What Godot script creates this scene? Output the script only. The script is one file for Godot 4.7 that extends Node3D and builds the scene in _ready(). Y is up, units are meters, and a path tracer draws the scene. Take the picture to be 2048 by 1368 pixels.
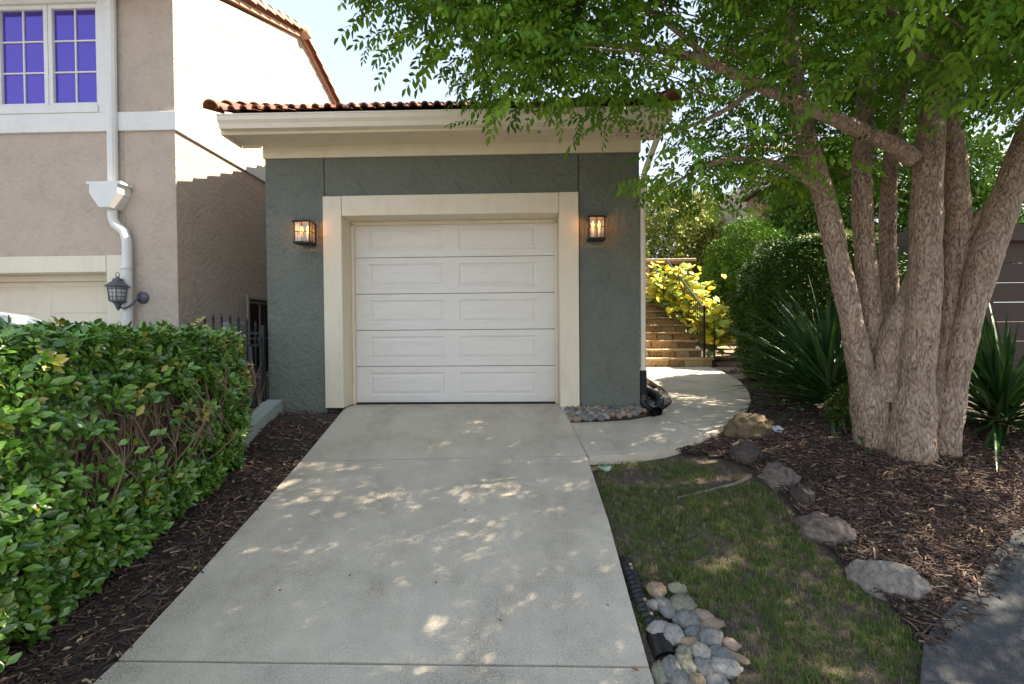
extends Node3D
# ------------------------------------------------------------------ state
var M := {}
var rng := RandomNumberGenerator.new()
var names := {}
const EYE := Vector3(0, 0.8, 0)
var cam_basis: Basis
const FPX := 970.0

# ------------------------------------------------------------------ pixel helpers (2048x1368 photograph)
func ray(x: float, y: float) -> Vector3:
	return cam_basis * Vector3((x - 1024.0) / FPX, -(y - 684.0) / FPX, -1.0)
func at_z(x: float, y: float, z: float) -> Vector3:
	var r := ray(x, y)
	return EYE + r * (z / r.z)
func at_x(x: float, y: float, wx: float) -> Vector3:
	var r := ray(x, y)
	return EYE + r * (wx / r.x)
func on_ground(x: float, y: float, off := 0.0) -> Vector3:
	var r := ray(x, y)
	var t := 0.5
	while t < 40.0:
		var p := EYE + r * t
		if p.y < ground(p.x, p.z) + off: return p
		t += 0.01
	return EYE + r * 40.0

# ------------------------------------------------------------------ heights
const DZ := [-60.0, -5.53, -4.44, -3.5, -2.87, -2.4, -1.5, 3.0, 60.0]
const DH := [-0.03, -0.03, -0.38, -0.61, -0.765, -0.87, -0.95, -1.0, -1.0]
const WZ := [-60.0, -20.0, -14.0, -10.0, -9.3, -7.5, -6.0, -5.2, -4.55, -4.44, -3.5, -2.87, -2.4, -1.5, 3.0, 60.0]
const WH := [3.0, 1.9, 1.1, 0.3, 0.165, 0.07, -0.04, -0.165, -0.345, -0.375, -0.61, -0.765, -0.87, -0.95, -1.0, -1.0]
func lerp_table(zs: Array, hs: Array, z: float) -> float:
	if z <= zs[0]: return hs[0]
	for i in range(1, zs.size()):
		if z <= zs[i]:
			return lerpf(hs[i - 1], hs[i], (z - zs[i - 1]) / (zs[i] - zs[i - 1]))
	return hs[-1]
func drive_h(z: float) -> float: return lerp_table(DZ, DH, z)
func walk_h(z: float) -> float: return lerp_table(WZ, WH, z)
func ground(x: float, z: float) -> float:
	var l := drive_h(z) - 0.05
	if z < -5.4: l = lerpf(l, -0.16, clampf((-5.4 - z) / 0.3, 0, 1))
	l = lerpf(l, -0.62, smoothstep(-3.9, -4.6, x))
	var r := walk_h(z) - 0.085
	var k := smoothstep(0.3, 0.62, x)
	var y := lerpf(l, r, k)
	var d := Vector2(x - 3.55, z + 4.45).length()
	y += 0.15 * exp(-d * d / 1.3)
	return y

# ------------------------------------------------------------------ mesh helpers
func mb(smooth := false) -> SurfaceTool:
	var st := SurfaceTool.new()
	st.begin(Mesh.PRIMITIVE_TRIANGLES)
	st.set_smooth_group(0 if smooth else -1)
	return st
func tri(st: SurfaceTool, a: Vector3, b: Vector3, c: Vector3, out: Vector3):
	if (a - c).cross(a - b).dot(out) < 0:
		var t := b
		b = c
		c = t
	st.add_vertex(a); st.add_vertex(b); st.add_vertex(c)
func quad(st, a: Vector3, b: Vector3, c: Vector3, d: Vector3, out: Vector3):
	tri(st, a, b, c, out); tri(st, a, c, d, out)
func box(st, lo: Vector3, hi: Vector3, ch := 0.0, bs := Basis.IDENTITY, org := Vector3.ZERO):
	# chamfered box between two corners, turned by bs about org
	var c := (lo + hi) * 0.5
	var h := (hi - lo) * 0.5
	h = h.abs()
	ch = minf(ch, minf(h.x, minf(h.y, h.z)) * 0.9)
	var V := func(s: Vector3, ax: int) -> Vector3:
		var p := Vector3(s.x * (h.x - ch), s.y * (h.y - ch), s.z * (h.z - ch))
		p[ax] = s[ax] * h[ax]
		return org + bs * (c + p)
	for ax in 3:
		var b := (ax + 1) % 3
		var d := (ax + 2) % 3
		for s in [-1.0, 1.0]:
			var q := []
			for k in [[-1, -1], [1, -1], [1, 1], [-1, 1]]:
				var sv := Vector3.ZERO
				sv[ax] = s; sv[b] = k[0]; sv[d] = k[1]
				q.append(V.call(sv, ax))
			var o := Vector3.ZERO
			o[ax] = s
			quad(st, q[0], q[1], q[2], q[3], bs * o)
			if ch > 0:
				for t in [-1.0, 1.0]:
					var e := []
					for k in [-1.0, 1.0]:
						var s1 := Vector3.ZERO
						s1[ax] = s; s1[b] = t; s1[d] = k
						e.append(V.call(s1, ax)); e.append(V.call(s1, b))
					var o2 := Vector3.ZERO
					o2[ax] = s; o2[b] = t
					quad(st, e[0], e[1], e[3], e[2], bs * o2)
	if ch > 0:
		for sx in [-1.0, 1.0]:
			for sy in [-1.0, 1.0]:
				for sz in [-1.0, 1.0]:
					var s := Vector3(sx, sy, sz)
					tri(st, V.call(s, 0), V.call(s, 1), V.call(s, 2), bs * s)
func tube(st, pts: Array, radii: Array, sides := 8, cap := true, squash := 1.0):
	var n := pts.size()
	var rings := []
	var prev := Vector3.ZERO
	for i in n:
		var d: Vector3 = (pts[mini(i + 1, n - 1)] - pts[maxi(i - 1, 0)]).normalized()
		var u: Vector3
		if i == 0:
			u = d.cross(Vector3.UP if absf(d.y) < 0.9 else Vector3.RIGHT).normalized()
		else:
			u = (prev - d * prev.dot(d)).normalized()
		prev = u
		var v := d.cross(u)
		var ring := []
		for k in sides:
			var a := TAU * k / sides
			ring.append(pts[i] + (u * cos(a) + v * sin(a) * squash) * radii[i])
		rings.append(ring)
	for i in n - 1:
		for k in sides:
			var k2 := (k + 1) % sides
			var out: Vector3 = rings[i][k] - pts[i] + rings[i][k2] - pts[i]
			quad(st, rings[i][k], rings[i][k2], rings[i + 1][k2], rings[i + 1][k], out)
	if cap:
		for e in [0, n - 1]:
			var o: Vector3 = (pts[0] - pts[1]) if e == 0 else (pts[n - 1] - pts[n - 2])
			for k in sides:
				tri(st, pts[e], rings[e][k], rings[e][(k + 1) % sides], o)
func prism(st, prof: Array, a: Vector3, b: Vector3, ux: Vector3, uy: Vector3):
	# a closed 2D outline carried from a to b
	var n := prof.size()
	var c2 := Vector2.ZERO
	for p in prof: c2 += p / n
	for i in n:
		var p: Vector2 = prof[i]
		var q: Vector2 = prof[(i + 1) % n]
		var e := q - p
		var nrm := Vector2(e.y, -e.x)
		if nrm.dot((p + q) * 0.5 - c2) < 0: nrm = -nrm
		quad(st, a + ux * p.x + uy * p.y, a + ux * q.x + uy * q.y, b + ux * q.x + uy * q.y, b + ux * p.x + uy * p.y, ux * nrm.x + uy * nrm.y)
	var idx := Geometry2D.triangulate_polygon(PackedVector2Array(prof))
	for i in range(0, idx.size(), 3):
		for e in [[a, a - b], [b, b - a]]:
			var t := []
			for k in 3: t.append(e[0] + ux * prof[idx[i + k]].x + uy * prof[idx[i + k]].y)
			tri(st, t[0], t[1], t[2], e[1])
func rock_mesh(r: Vector3, seed_: int, rough := 0.18, detail := 1, flat_ := 0.0) -> ArrayMesh:
	# a noise-shaped pebble or boulder
	var nz := FastNoiseLite.new()
	nz.seed = seed_
	nz.frequency = 0.9
	nz.fractal_octaves = 3
	var st := mb(true)
	var nu := 10 * detail
	var nv := 6 * detail
	var P := func(i: int, j: int) -> Vector3:
		var a := TAU * (i % nu) / nu
		var b := PI * j / nv - PI / 2
		var d := Vector3(cos(b) * cos(a), sin(b), cos(b) * sin(a))
		# superellipse for a blockier stone
		var k := 1.0 + rough * nz.get_noise_3d(d.x * 1.6 + seed_, d.y * 1.6, d.z * 1.6) * 2.0
		if flat_ > 0: k *= 1.0 + flat_ * nz.get_noise_3d(d.x * 5, d.y * 5 + seed_, d.z * 5)
		return Vector3(d.x * r.x, d.y * r.y, d.z * r.z) * k
	for j in nv:
		for i in nu:
			var a: Vector3 = P.call(i, j)
			var b: Vector3 = P.call(i + 1, j)
			var c: Vector3 = P.call(i + 1, j + 1)
			var d: Vector3 = P.call(i, j + 1)
			if j > 0: tri(st, a, b, c, a + b + c)
			if j < nv - 1: tri(st, a, c, d, a + c + d)
	st.generate_normals()
	return st.commit()
func leaf(st, p: Vector3, d: Vector3, up: Vector3, ln: float, wd: float, fold := 0.25, droop := 0.15):
	d = d.normalized()
	var s := d.cross(up).normalized()
	var n := s.cross(d).normalized()
	var m := p + d * ln * 0.42 - n * droop * ln * 0.15
	var m2 := p + d * ln * 0.75 - n * droop * ln * 0.5
	var tip := p + d * ln * 0.98 - n * droop * ln
	var l1 := m + s * wd * 0.5 + n * fold * wd * 0.5
	var r1 := m - s * wd * 0.5 + n * fold * wd * 0.5
	var l2 := m2 + s * wd * 0.33 + n * fold * wd * 0.3
	var r2 := m2 - s * wd * 0.33 + n * fold * wd * 0.3
	tri(st, p, l1, m, n); tri(st, p, m, r1, n)
	tri(st, l1, l2, m2, n); tri(st, l1, m2, m, n)
	tri(st, m, m2, r2, n); tri(st, m, r2, r1, n)
	tri(st, l2, tip, m2, n); tri(st, m2, tip, r2, n)
func done(st: SurfaceTool) -> ArrayMesh:
	st.generate_normals()
	return st.commit()

# ------------------------------------------------------------------ nodes
func numbered(parent: Node, called: String) -> String:
	var key := str(parent.get_instance_id()) + called
	var n: int = names.get(key, 0)
	names[key] = n + 1
	return called if n == 0 else "%s_%03d" % [called, n]
func put(mesh: Mesh, called: String, m: Material, parent: Node, pos := Vector3.ZERO) -> MeshInstance3D:
	var o := MeshInstance3D.new()
	o.name = numbered(parent, called)
	o.mesh = mesh
	o.material_override = m
	o.position = pos
	parent.add_child(o, true)
	return o
func part(st: SurfaceTool, called: String, m: Material, parent: Node) -> MeshInstance3D:
	return put(done(st), called, m, parent)
func thing(called: String, label: String, category: String, at := Vector3.ZERO, group := "") -> Node3D:
	var o := Node3D.new()
	o.name = numbered(self, called)
	add_child(o, true)
	o.position = at
	tag(o, label, category, group)
	return o
func tag(o: Node, label: String, category: String, group := "", kind := ""):
	if label: o.set_meta("label", label)
	if category: o.set_meta("category", category)
	if group: o.set_meta("group", group)
	if kind: o.set_meta("kind", kind)
func struct(st: SurfaceTool, called: String, m: Material, label: String, category: String) -> MeshInstance3D:
	var o := part(st, called, m, self)
	tag(o, label, category, "", "structure")
	return o
func scatter(called: String, mesh: Mesh, m: Material, parent: Node, xf: Array, cols: Array) -> MultiMeshInstance3D:
	var mm := MultiMesh.new()
	mm.transform_format = MultiMesh.TRANSFORM_3D
	mm.use_colors = true
	mm.mesh = mesh
	mm.instance_count = xf.size()
	for i in xf.size():
		mm.set_instance_transform(i, xf[i])
		mm.set_instance_color(i, cols[i])
	var o := MultiMeshInstance3D.new()
	o.name = numbered(parent, called)
	o.multimesh = mm
	o.material_override = m
	parent.add_child(o, true)
	return o

# ------------------------------------------------------------------ materials
func lin(r: float, g: float, b: float) -> Color: return Color(r, g, b).linear_to_srgb()
func mat(c: Color, rough := 0.8, metal := 0.0) -> StandardMaterial3D:
	var m := StandardMaterial3D.new()
	m.albedo_color = c
	m.roughness = rough
	m.metallic = metal
	return m
func noise_img(size: int, seed_: int, freq: float, oct := 4, type := FastNoiseLite.TYPE_SIMPLEX_SMOOTH, fractal := FastNoiseLite.FRACTAL_FBM, warp := 0.0) -> Image:
	var n := FastNoiseLite.new()
	n.seed = seed_
	n.noise_type = type
	n.frequency = freq
	n.fractal_type = fractal
	n.fractal_octaves = oct
	if warp > 0:
		n.domain_warp_enabled = true
		n.domain_warp_amplitude = warp
		n.domain_warp_frequency = freq * 0.7
	return n.get_seamless_image(size, size)
func ramp_tex(imgs: Array, weights: Array, stops: Array) -> ImageTexture:
	# several grey noises mixed, looked up in a colour ramp (linear colours)
	var s: int = imgs[0].get_width()
	var data := []
	for im in imgs:
		im.convert(Image.FORMAT_L8)
		data.append(im.get_data())
	var lut := PackedByteArray()
	for i in 256:
		var t := i / 255.0
		var c: Color = stops[-1][1]
		for k in range(1, stops.size()):
			if t <= stops[k][0]:
				c = stops[k - 1][1].lerp(stops[k][1], clampf((t - stops[k - 1][0]) / (stops[k][0] - stops[k - 1][0]), 0, 1))
				break
		c = c.linear_to_srgb()
		lut.append(int(c.r * 255)); lut.append(int(c.g * 255)); lut.append(int(c.b * 255))
	var out := PackedByteArray()
	out.resize(s * s * 3)
	for i in s * s:
		var v := 0.0
		for k in data.size(): v += data[k][i] * weights[k]
		var q := clampi(int(v), 0, 255) * 3
		out[i * 3] = lut[q]; out[i * 3 + 1] = lut[q + 1]; out[i * 3 + 2] = lut[q + 2]
	return ImageTexture.create_from_image(Image.create_from_data(s, s, false, Image.FORMAT_RGB8, out))
func bump_tex(im: Image, strength: float) -> ImageTexture:
	var c: Image = im.duplicate()
	c.convert(Image.FORMAT_RGBA8)
	c.bump_map_to_normal_map(strength)
	return ImageTexture.create_from_image(c)
func tri_mat(c: Color, tex: Texture2D, nrm: Texture2D, scale: Vector3, rough := 0.85, nscale := 1.0, world := true) -> StandardMaterial3D:
	var m := mat(c, rough)
	if tex: m.albedo_texture = tex
	if nrm:
		m.normal_enabled = true
		m.normal_texture = nrm
		m.normal_scale = nscale
	m.uv1_triplanar = true
	m.uv1_world_triplanar = world
	m.uv1_scale = scale
	return m
func leaf_mat(back: Color, rough := 0.55) -> StandardMaterial3D:
	var m := mat(Color.WHITE, rough)
	m.metallic_specular = 0.3
	m.vertex_color_use_as_albedo = true
	m.backlight_enabled = true
	m.backlight = back
	m.cull_mode = BaseMaterial3D.CULL_DISABLED
	return m
func make_materials():
	var fine := noise_img(512, 1, 0.09, 3)
	var coarse := noise_img(512, 2, 0.006, 4)
	var mid := noise_img(512, 3, 0.025, 4)
	var stroke := noise_img(512, 4, 0.014, 4, FastNoiseLite.TYPE_SIMPLEX_SMOOTH, FastNoiseLite.FRACTAL_RIDGED, 45.0)
	var stucco_n := bump_tex(stroke, 5.0)
	var W := Color.WHITE
	var vary := ramp_tex([coarse, mid], [0.6, 0.4], [[0.0, Color(0.80, 0.80, 0.80)], [0.5, Color(0.93, 0.93, 0.93)], [1.0, W]])
	M.green = tri_mat(lin(0.165, 0.18, 0.152), vary, stucco_n, Vector3.ONE * 0.9, 0.9, 2.0)
	M.beige = tri_mat(lin(0.54, 0.44, 0.36), vary, stucco_n, Vector3.ONE * 0.9, 0.92, 1.2)
	M.beige_plain = tri_mat(lin(0.50, 0.43, 0.36), vary, null, Vector3.ONE * 0.5, 0.92)
	var paint_v := ramp_tex([coarse, mid], [0.5, 0.5], [[0.0, Color(0.86, 0.85, 0.83)], [0.45, Color(0.95, 0.95, 0.94)], [1.0, W]])
	M.cream = tri_mat(lin(0.76, 0.68, 0.54), paint_v, bump_tex(mid, 0.6), Vector3(0.8, 0.3, 0.8), 0.6, 0.5)
	M.white = tri_mat(lin(0.78, 0.77, 0.75), paint_v, null, Vector3.ONE * 0.7, 0.5)
	M.door = tri_mat(lin(0.78, 0.74, 0.70), paint_v, bump_tex(noise_img(512, 9, 0.03, 3), 0.7), Vector3(0.5, 3.0, 0.5), 0.5, 0.25)
	M.gutter = tri_mat(lin(0.78, 0.71, 0.6), paint_v, null, Vector3.ONE * 0.8, 0.45)
	M.black = mat(lin(0.012, 0.012, 0.014), 0.5)
	M.iron = mat(lin(0.02, 0.022, 0.028), 0.45, 0.3)
	M.plastic = mat(lin(0.012, 0.013, 0.016), 0.38)
	M.grey_metal = mat(lin(0.22, 0.225, 0.24), 0.45, 0.6)
	M.lamp_grey = mat(lin(0.11, 0.115, 0.13), 0.5, 0.3)
	M.meter = mat(lin(0.36, 0.38, 0.40), 0.5)
	M.dark = mat(lin(0.02, 0.02, 0.02), 0.9)
	var glass := mat(Color(0.9, 0.95, 1.0, 0.12), 0.03)
	glass.transparency = BaseMaterial3D.TRANSPARENCY_ALPHA
	M.glass = glass
	M.sky_tint_glass = mat(lin(0.11, 0.08, 0.42), 0.06, 0.55)  # coated panes, with the deep blue sky reflection put into their base colour
	M.dark_glass = mat(lin(0.015, 0.015, 0.018), 0.05, 0.1)
	var bulb := mat(lin(1.0, 0.75, 0.4), 0.4)
	bulb.emission_enabled = true
	bulb.emission = Color(1.0, 0.66, 0.25)
	bulb.emission_energy_multiplier = 1.8
	M.bulb = bulb
	# concrete
	var speck := noise_img(512, 5, 0.22, 2)
	var conc := ramp_tex([speck, coarse, mid], [0.45, 0.35, 0.2], [[0.2, Color(0.31, 0.3, 0.285)], [0.42, Color(0.47, 0.46, 0.445)], [0.6, Color(0.54, 0.535, 0.52)], [0.85, Color(0.64, 0.63, 0.61)]])
	M.concrete = tri_mat(Color(1.0, 0.95, 0.875), conc, bump_tex(speck, 1.2), Vector3.ONE * 0.55, 0.9, 0.5)
	M.concrete_old = tri_mat(Color(0.37, 0.38, 0.40), conc, bump_tex(speck, 2.0), Vector3.ONE * 0.45, 0.92, 0.7)
	M.curb = tri_mat(lin(0.33, 0.37, 0.34), vary, bump_tex(mid, 1.5), Vector3.ONE * 0.8, 0.9, 0.6)
	# earth, mulch
	M.soil = tri_mat(W, ramp_tex([fine, mid], [0.5, 0.5], [[0.2, Color(0.035, 0.026, 0.02)], [0.5, Color(0.085, 0.062, 0.045)], [0.8, Color(0.15, 0.115, 0.085)]]), bump_tex(fine, 3.0), Vector3.ONE * 0.8, 0.95)
	M.mulch = tri_mat(W, ramp_tex([fine, mid], [0.6, 0.4], [[0.2, Color(0.02, 0.013, 0.011)], [0.5, Color(0.055, 0.037, 0.031)], [0.8, Color(0.12, 0.085, 0.07)]]), bump_tex(fine, 5.0), Vector3.ONE * 1.4, 0.95)
	var chip := mat(Color.WHITE, 0.9)
	chip.vertex_color_use_as_albedo = true
	M.chip = chip
	# bark
	var flake := noise_img(512, 11, 0.03, 5, FastNoiseLite.TYPE_SIMPLEX_SMOOTH, FastNoiseLite.FRACTAL_RIDGED, 6.0)
	var patch := noise_img(512, 13, 0.012, 3)
	M.bark = tri_mat(W, ramp_tex([flake, patch, fine], [0.55, 0.3, 0.15], [[0.2, Color(0.6, 0.52, 0.45)], [0.4, Color(0.47, 0.39, 0.33)], [0.52, Color(0.45, 0.31, 0.22)], [0.62, Color(0.28, 0.21, 0.16)], [0.8, Color(0.09, 0.065, 0.05)]]), bump_tex(flake, -9.0), Vector3(1.7, 0.5, 1.7), 0.92, 2.2)
	M.twig = mat(lin(0.24, 0.165, 0.115), 0.9)
	# stones
	var st_n := bump_tex(mid, 4.0)
	for k in [["stone_grey", Color(0.09, 0.088, 0.085), Color(0.29, 0.28, 0.265)], ["stone_slate", Color(0.085, 0.088, 0.09), Color(0.21, 0.215, 0.22)], ["stone_tan", Color(0.16, 0.11, 0.065), Color(0.38, 0.285, 0.19)], ["stone_olive", Color(0.12, 0.115, 0.08), Color(0.31, 0.295, 0.22)], ["stone_pale", Color(0.17, 0.155, 0.14), Color(0.44, 0.405, 0.365)], ["stone_pink", Color(0.2, 0.13, 0.105), Color(0.42, 0.3, 0.25)], ["rock_pale", Color(0.09, 0.075, 0.062), Color(0.38, 0.335, 0.3)], ["rock_dark", Color(0.022, 0.018, 0.015), Color(0.12, 0.095, 0.08)], ["rock_moss", Color(0.05, 0.042, 0.02), Color(0.22, 0.155, 0.085)], ["rock_wood", Color(0.035, 0.026, 0.021), Color(0.27, 0.215, 0.18)]]:
		M[k[0]] = tri_mat(W, ramp_tex([mid, fine, coarse], [0.45, 0.25, 0.3], [[0.25, k[1]], [0.75, k[2]]]), st_n, Vector3.ONE * (2.6 if k[0].begins_with("stone") else 1.6), 0.85, 0.9, false)
	for k in [["flag_a", Color(0.32, 0.19, 0.09), Color(0.6, 0.42, 0.23)], ["flag_b", Color(0.2, 0.12, 0.06), Color(0.46, 0.31, 0.17)], ["flag_c", Color(0.38, 0.26, 0.14), Color(0.68, 0.53, 0.34)], ["chimney", Color(0.13, 0.08, 0.05), Color(0.36, 0.24, 0.16)]]:
		M[k[0]] = tri_mat(W, ramp_tex([mid, fine], [0.6, 0.4], [[0.2, k[1]], [0.8, k[2]]]), st_n, Vector3.ONE * 1.3, 0.9, 0.8)
	for k in 4:
		var c: Color = [Color(0.25, 0.085, 0.055), Color(0.19, 0.07, 0.05), Color(0.30, 0.12, 0.075), Color(0.15, 0.065, 0.055)][k]
		M["tile%d" % k] = tri_mat(W, ramp_tex([mid, fine], [0.6, 0.4], [[0.2, c * 0.6], [0.8, c * 1.3]]), null, Vector3.ONE * 2.0, 0.85)
	for k in 2:
		var c: Color = [Color(0.52, 0.32, 0.21), Color(0.44, 0.26, 0.17)][k]
		M["rake%d" % k] = tri_mat(W, ramp_tex([mid, fine], [0.6, 0.4], [[0.2, c * 0.7], [0.8, c * 1.25]]), null, Vector3.ONE * 2.0, 0.85)
	M.siding = tri_mat(lin(0.075, 0.05, 0.04), vary, null, Vector3.ONE, 0.8)
	M.leaf = leaf_mat(Color(0.34, 0.43, 0.07))
	M.hedge_leaf = leaf_mat(Color(0.2, 0.34, 0.04), 0.25)
	M.hedge_leaf.metallic_specular = 0.6
	M.vine_leaf = leaf_mat(Color(0.45, 0.42, 0.05), 0.5)
	M.shrub_leaf = leaf_mat(Color(0.26, 0.36, 0.06), 0.5)
	M.blade = leaf_mat(Color(0.06, 0.12, 0.03), 0.35)
	M.grass = leaf_mat(Color(0.15, 0.22, 0.04), 0.6)
	M.car = mat(lin(0.42, 0.50, 0.58), 0.25, 0.4)
	M.rubber = mat(lin(0.02, 0.02, 0.02), 0.8)
	M.green_plastic = mat(lin(0.06, 0.22, 0.13), 0.5)
	M.litter = mat(lin(0.6, 0.62, 0.68), 0.5)

# ------------------------------------------------------------------ main
func _ready():
	rng.seed = 77
	# camera
	var cam := Camera3D.new()
	cam.position = EYE
	cam.rotation_degrees = Vector3(-0.87, 1.67, -0.467)
	cam.fov = rad_to_deg(2.0 * atan(684.0 / FPX))
	cam.near = 0.05
	cam.far = 600.0
	add_child(cam)
	cam.current = true
	cam_basis = cam.basis
	# sky, exposure
	var env := Environment.new()
	env.background_mode = Environment.BG_SKY
	var sky := Sky.new()
	var sm := ProceduralSkyMaterial.new()
	sm.sky_top_color = lin(0.195, 0.245, 0.32)
	sm.sky_horizon_color = lin(0.48, 0.49, 0.485)
	sm.sky_curve = 0.16
	sm.ground_bottom_color = Color(0.30, 0.28, 0.25)
	sm.ground_horizon_color = lin(0.36, 0.36, 0.35)
	sm.sky_energy_multiplier = 1.0
	sky.sky_material = sm
	env.sky = sky
	env.background_energy_multiplier = 1.0
	env.tonemap_mode = Environment.TONE_MAPPER_LINEAR
	env.tonemap_exposure = 4.0
	env.sdfgi_enabled = true
	env.ssao_enabled = true
	env.ssil_enabled = true
	var we := WorldEnvironment.new()
	we.environment = env
	add_child(we)
	# sun: over the tree, almost square to the neighbour's side wall and a little behind the garage front
	var sun := DirectionalLight3D.new()
	var to_sun := Vector3(0.79, 0.95, -0.14).normalized()
	sun.look_at_from_position(to_sun * 20.0, Vector3.ZERO, Vector3.UP)
	sun.light_energy = 1.6
	sun.light_color = Color(1.0, 0.94, 0.84)
	sun.light_angular_distance = 0.55
	sun.shadow_enabled = true
	add_child(sun)
	make_materials()
	build_ground()
	build_drive()
	build_walk()
	build_garage()
	build_house()
	build_far_house()
	build_stairs()
	build_gate()
	build_hedge()
	build_tree()
	build_plants()
	build_rocks()
	build_small()
	build_litter()

# ------------------------------------------------------------------ ground
func build_ground():
	var xs := []
	var zs := []
	var v := -70.0
	while v < 70.0:
		xs.append(v)
		v += 0.16 if v > -5.5 and v < 6.5 else (1.0 if absf(v) < 16 else 6.0)
	v = -80.0
	while v < 40.0:
		zs.append(v)
		v += 0.16 if v > -12.5 and v < -0.5 else (1.0 if absf(v) < 20 else 6.0)
	var st := mb(true)
	for i in xs.size() - 1:
		for j in zs.size() - 1:
			var a := Vector3(xs[i], ground(xs[i], zs[j]), zs[j])
			var b := Vector3(xs[i + 1], ground(xs[i + 1], zs[j]), zs[j])
			var c := Vector3(xs[i + 1], ground(xs[i + 1], zs[j + 1]), zs[j + 1])
			var d := Vector3(xs[i], ground(xs[i], zs[j + 1]), zs[j + 1])
			quad(st, a, b, c, d, Vector3.UP)
	struct(st, "ground", M.soil, "bare brown soil under the lawn and planting beds", "ground")

func slab(st, poly: PackedVector2Array, hf: Callable, thick: float, step := 0.2, xstep := 100.0):
	# a paved piece: outline in x,z; the top follows hf(z), the sides go down by thick
	var lo := 1e9
	var hi := -1e9
	for p in poly:
		lo = minf(lo, p.y); hi = maxf(hi, p.y)
	var cuts := [lo]
	var z := floorf(lo / step) * step + step
	while z < hi:
		cuts.append(z)
		z += step
	for q in WZ:
		if q > lo and q < hi: cuts.append(q)
	cuts.append(hi)
	cuts.sort()
	for i in cuts.size() - 1:
		if cuts[i + 1] - cuts[i] < 1e-4: continue
		var strip := PackedVector2Array([Vector2(-50, cuts[i]), Vector2(50, cuts[i]), Vector2(50, cuts[i + 1]), Vector2(-50, cuts[i + 1])])
		var pieces := []
		for pc0 in Geometry2D.intersect_polygons(poly, strip):
			var xx := -50.0 if xstep > 50 else 0.0
			while xx < 12.0:
				var cell := PackedVector2Array([Vector2(xx, -90), Vector2(xx + xstep, -90), Vector2(xx + xstep, 90), Vector2(xx, 90)])
				pieces.append_array(Geometry2D.intersect_polygons(pc0, cell))
				xx += xstep
		for pc in pieces:
			var idx := Geometry2D.triangulate_polygon(pc)
			for k in range(0, idx.size(), 3):
				var t := []
				for m in 3:
					var q: Vector2 = pc[idx[k + m]]
					t.append(Vector3(q.x, hf.call(q.x, q.y), q.y))
				tri(st, t[0], t[1], t[2], Vector3.UP)
	var cw := Geometry2D.is_polygon_clockwise(poly)
	for i in poly.size():
		var a := poly[i]
		var b := poly[(i + 1) % poly.size()]
		var n := 1 + int(a.distance_to(b) / 0.15)
		for k in n:
			var p := a.lerp(b, float(k) / n)
			var q := a.lerp(b, float(k + 1) / n)
			var e := q - p
			var o := Vector3(e.y, 0, -e.x) * (-1.0 if cw else 1.0)
			var pa := Vector3(p.x, hf.call(p.x, p.y), p.y)
			var pb := Vector3(q.x, hf.call(q.x, q.y), q.y)
			quad(st, pa, pb, pb + Vector3.DOWN * thick, pa + Vector3.DOWN * thick, o)

func build_drive():
	var root := thing("driveway", "sloping pale concrete driveway slabs leading up to the garage door", "driveway")
	root.set_meta("kind", "structure")
	var right := func(z: float) -> float:
		return lerp_table([-5.9, -5.5, -4.5, -3.6, 4.0], [0.37, 0.42, 0.56, 0.6, 0.605], z)
	var zs := [[-5.80, -4.475, 0.055], [-4.46, -2.425, -0.02], [-2.41, 0.4, 0.0], [0.412, 3.0, 0.0]]
	for s in zs:
		var pl := PackedVector2Array()
		var left := -2.12
		var sk: float = s[2]
		pl.append(Vector2(left, s[0]))
		pl.append(Vector2(right.call(s[0]), s[0] - (0.09 if s[0] == -4.46 else 0.0)))
		if s[0] < -5: pl.append(Vector2(right.call(-5.0), -5.0))
		if s[0] == -4.46: pl.append(Vector2(right.call(-3.6), -3.6))
		pl.append(Vector2(right.call(s[1]), s[1] - (0.09 if s[1] == -4.475 else 0.0)))
		pl.append(Vector2(left, s[1]))
		if s[0] < -5:
			pl[0] = Vector2(-2.09, s[0])
			pl[pl.size() - 1] = Vector2(left, s[1])
		var st := mb()
		slab(st, pl, func(_x, z): return drive_h(z), 0.12)
		part(st, "slab", M.concrete, root)
	# side pavement at the far right, a curved edge meeting the mulch
	var pts := PackedVector2Array()
	for q in [[1838, 1420], [1841, 1368], [1847, 1302], [1873, 1254], [1935, 1197], [1961, 1170], [1983, 1122], [2009, 1092], [2048, 1061], [2090, 1030]]:
		var p := on_ground(q[0], q[1], 0.02)
		pts.append(Vector2(p.x, p.z))
	pts.append(Vector2(4.3, -3.9)); pts.append(Vector2(4.45, -4.55)); pts.append(Vector2(4.75, -4.85)); pts.append(Vector2(9.0, -6.2))
	pts.append(Vector2(9.0, 2.0)); pts.append(Vector2(1.7, 2.0))
	var st2 := mb()
	slab(st2, pts, func(x, z): return ground(x, z) + 0.05, 0.15, 0.2, 0.3)
	struct(st2, "pavement", M.concrete_old, "weathered grey pavement with a curved edge beside the mulch", "pavement")
	# street behind the camera
	var st3 := mb()
	box(st3, Vector3(-40, -1.2, 3.02), Vector3(40, -0.99, 14))
	struct(st3, "road", mat(lin(0.06, 0.06, 0.06), 0.95), "asphalt street at the foot of the driveway", "road")

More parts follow.
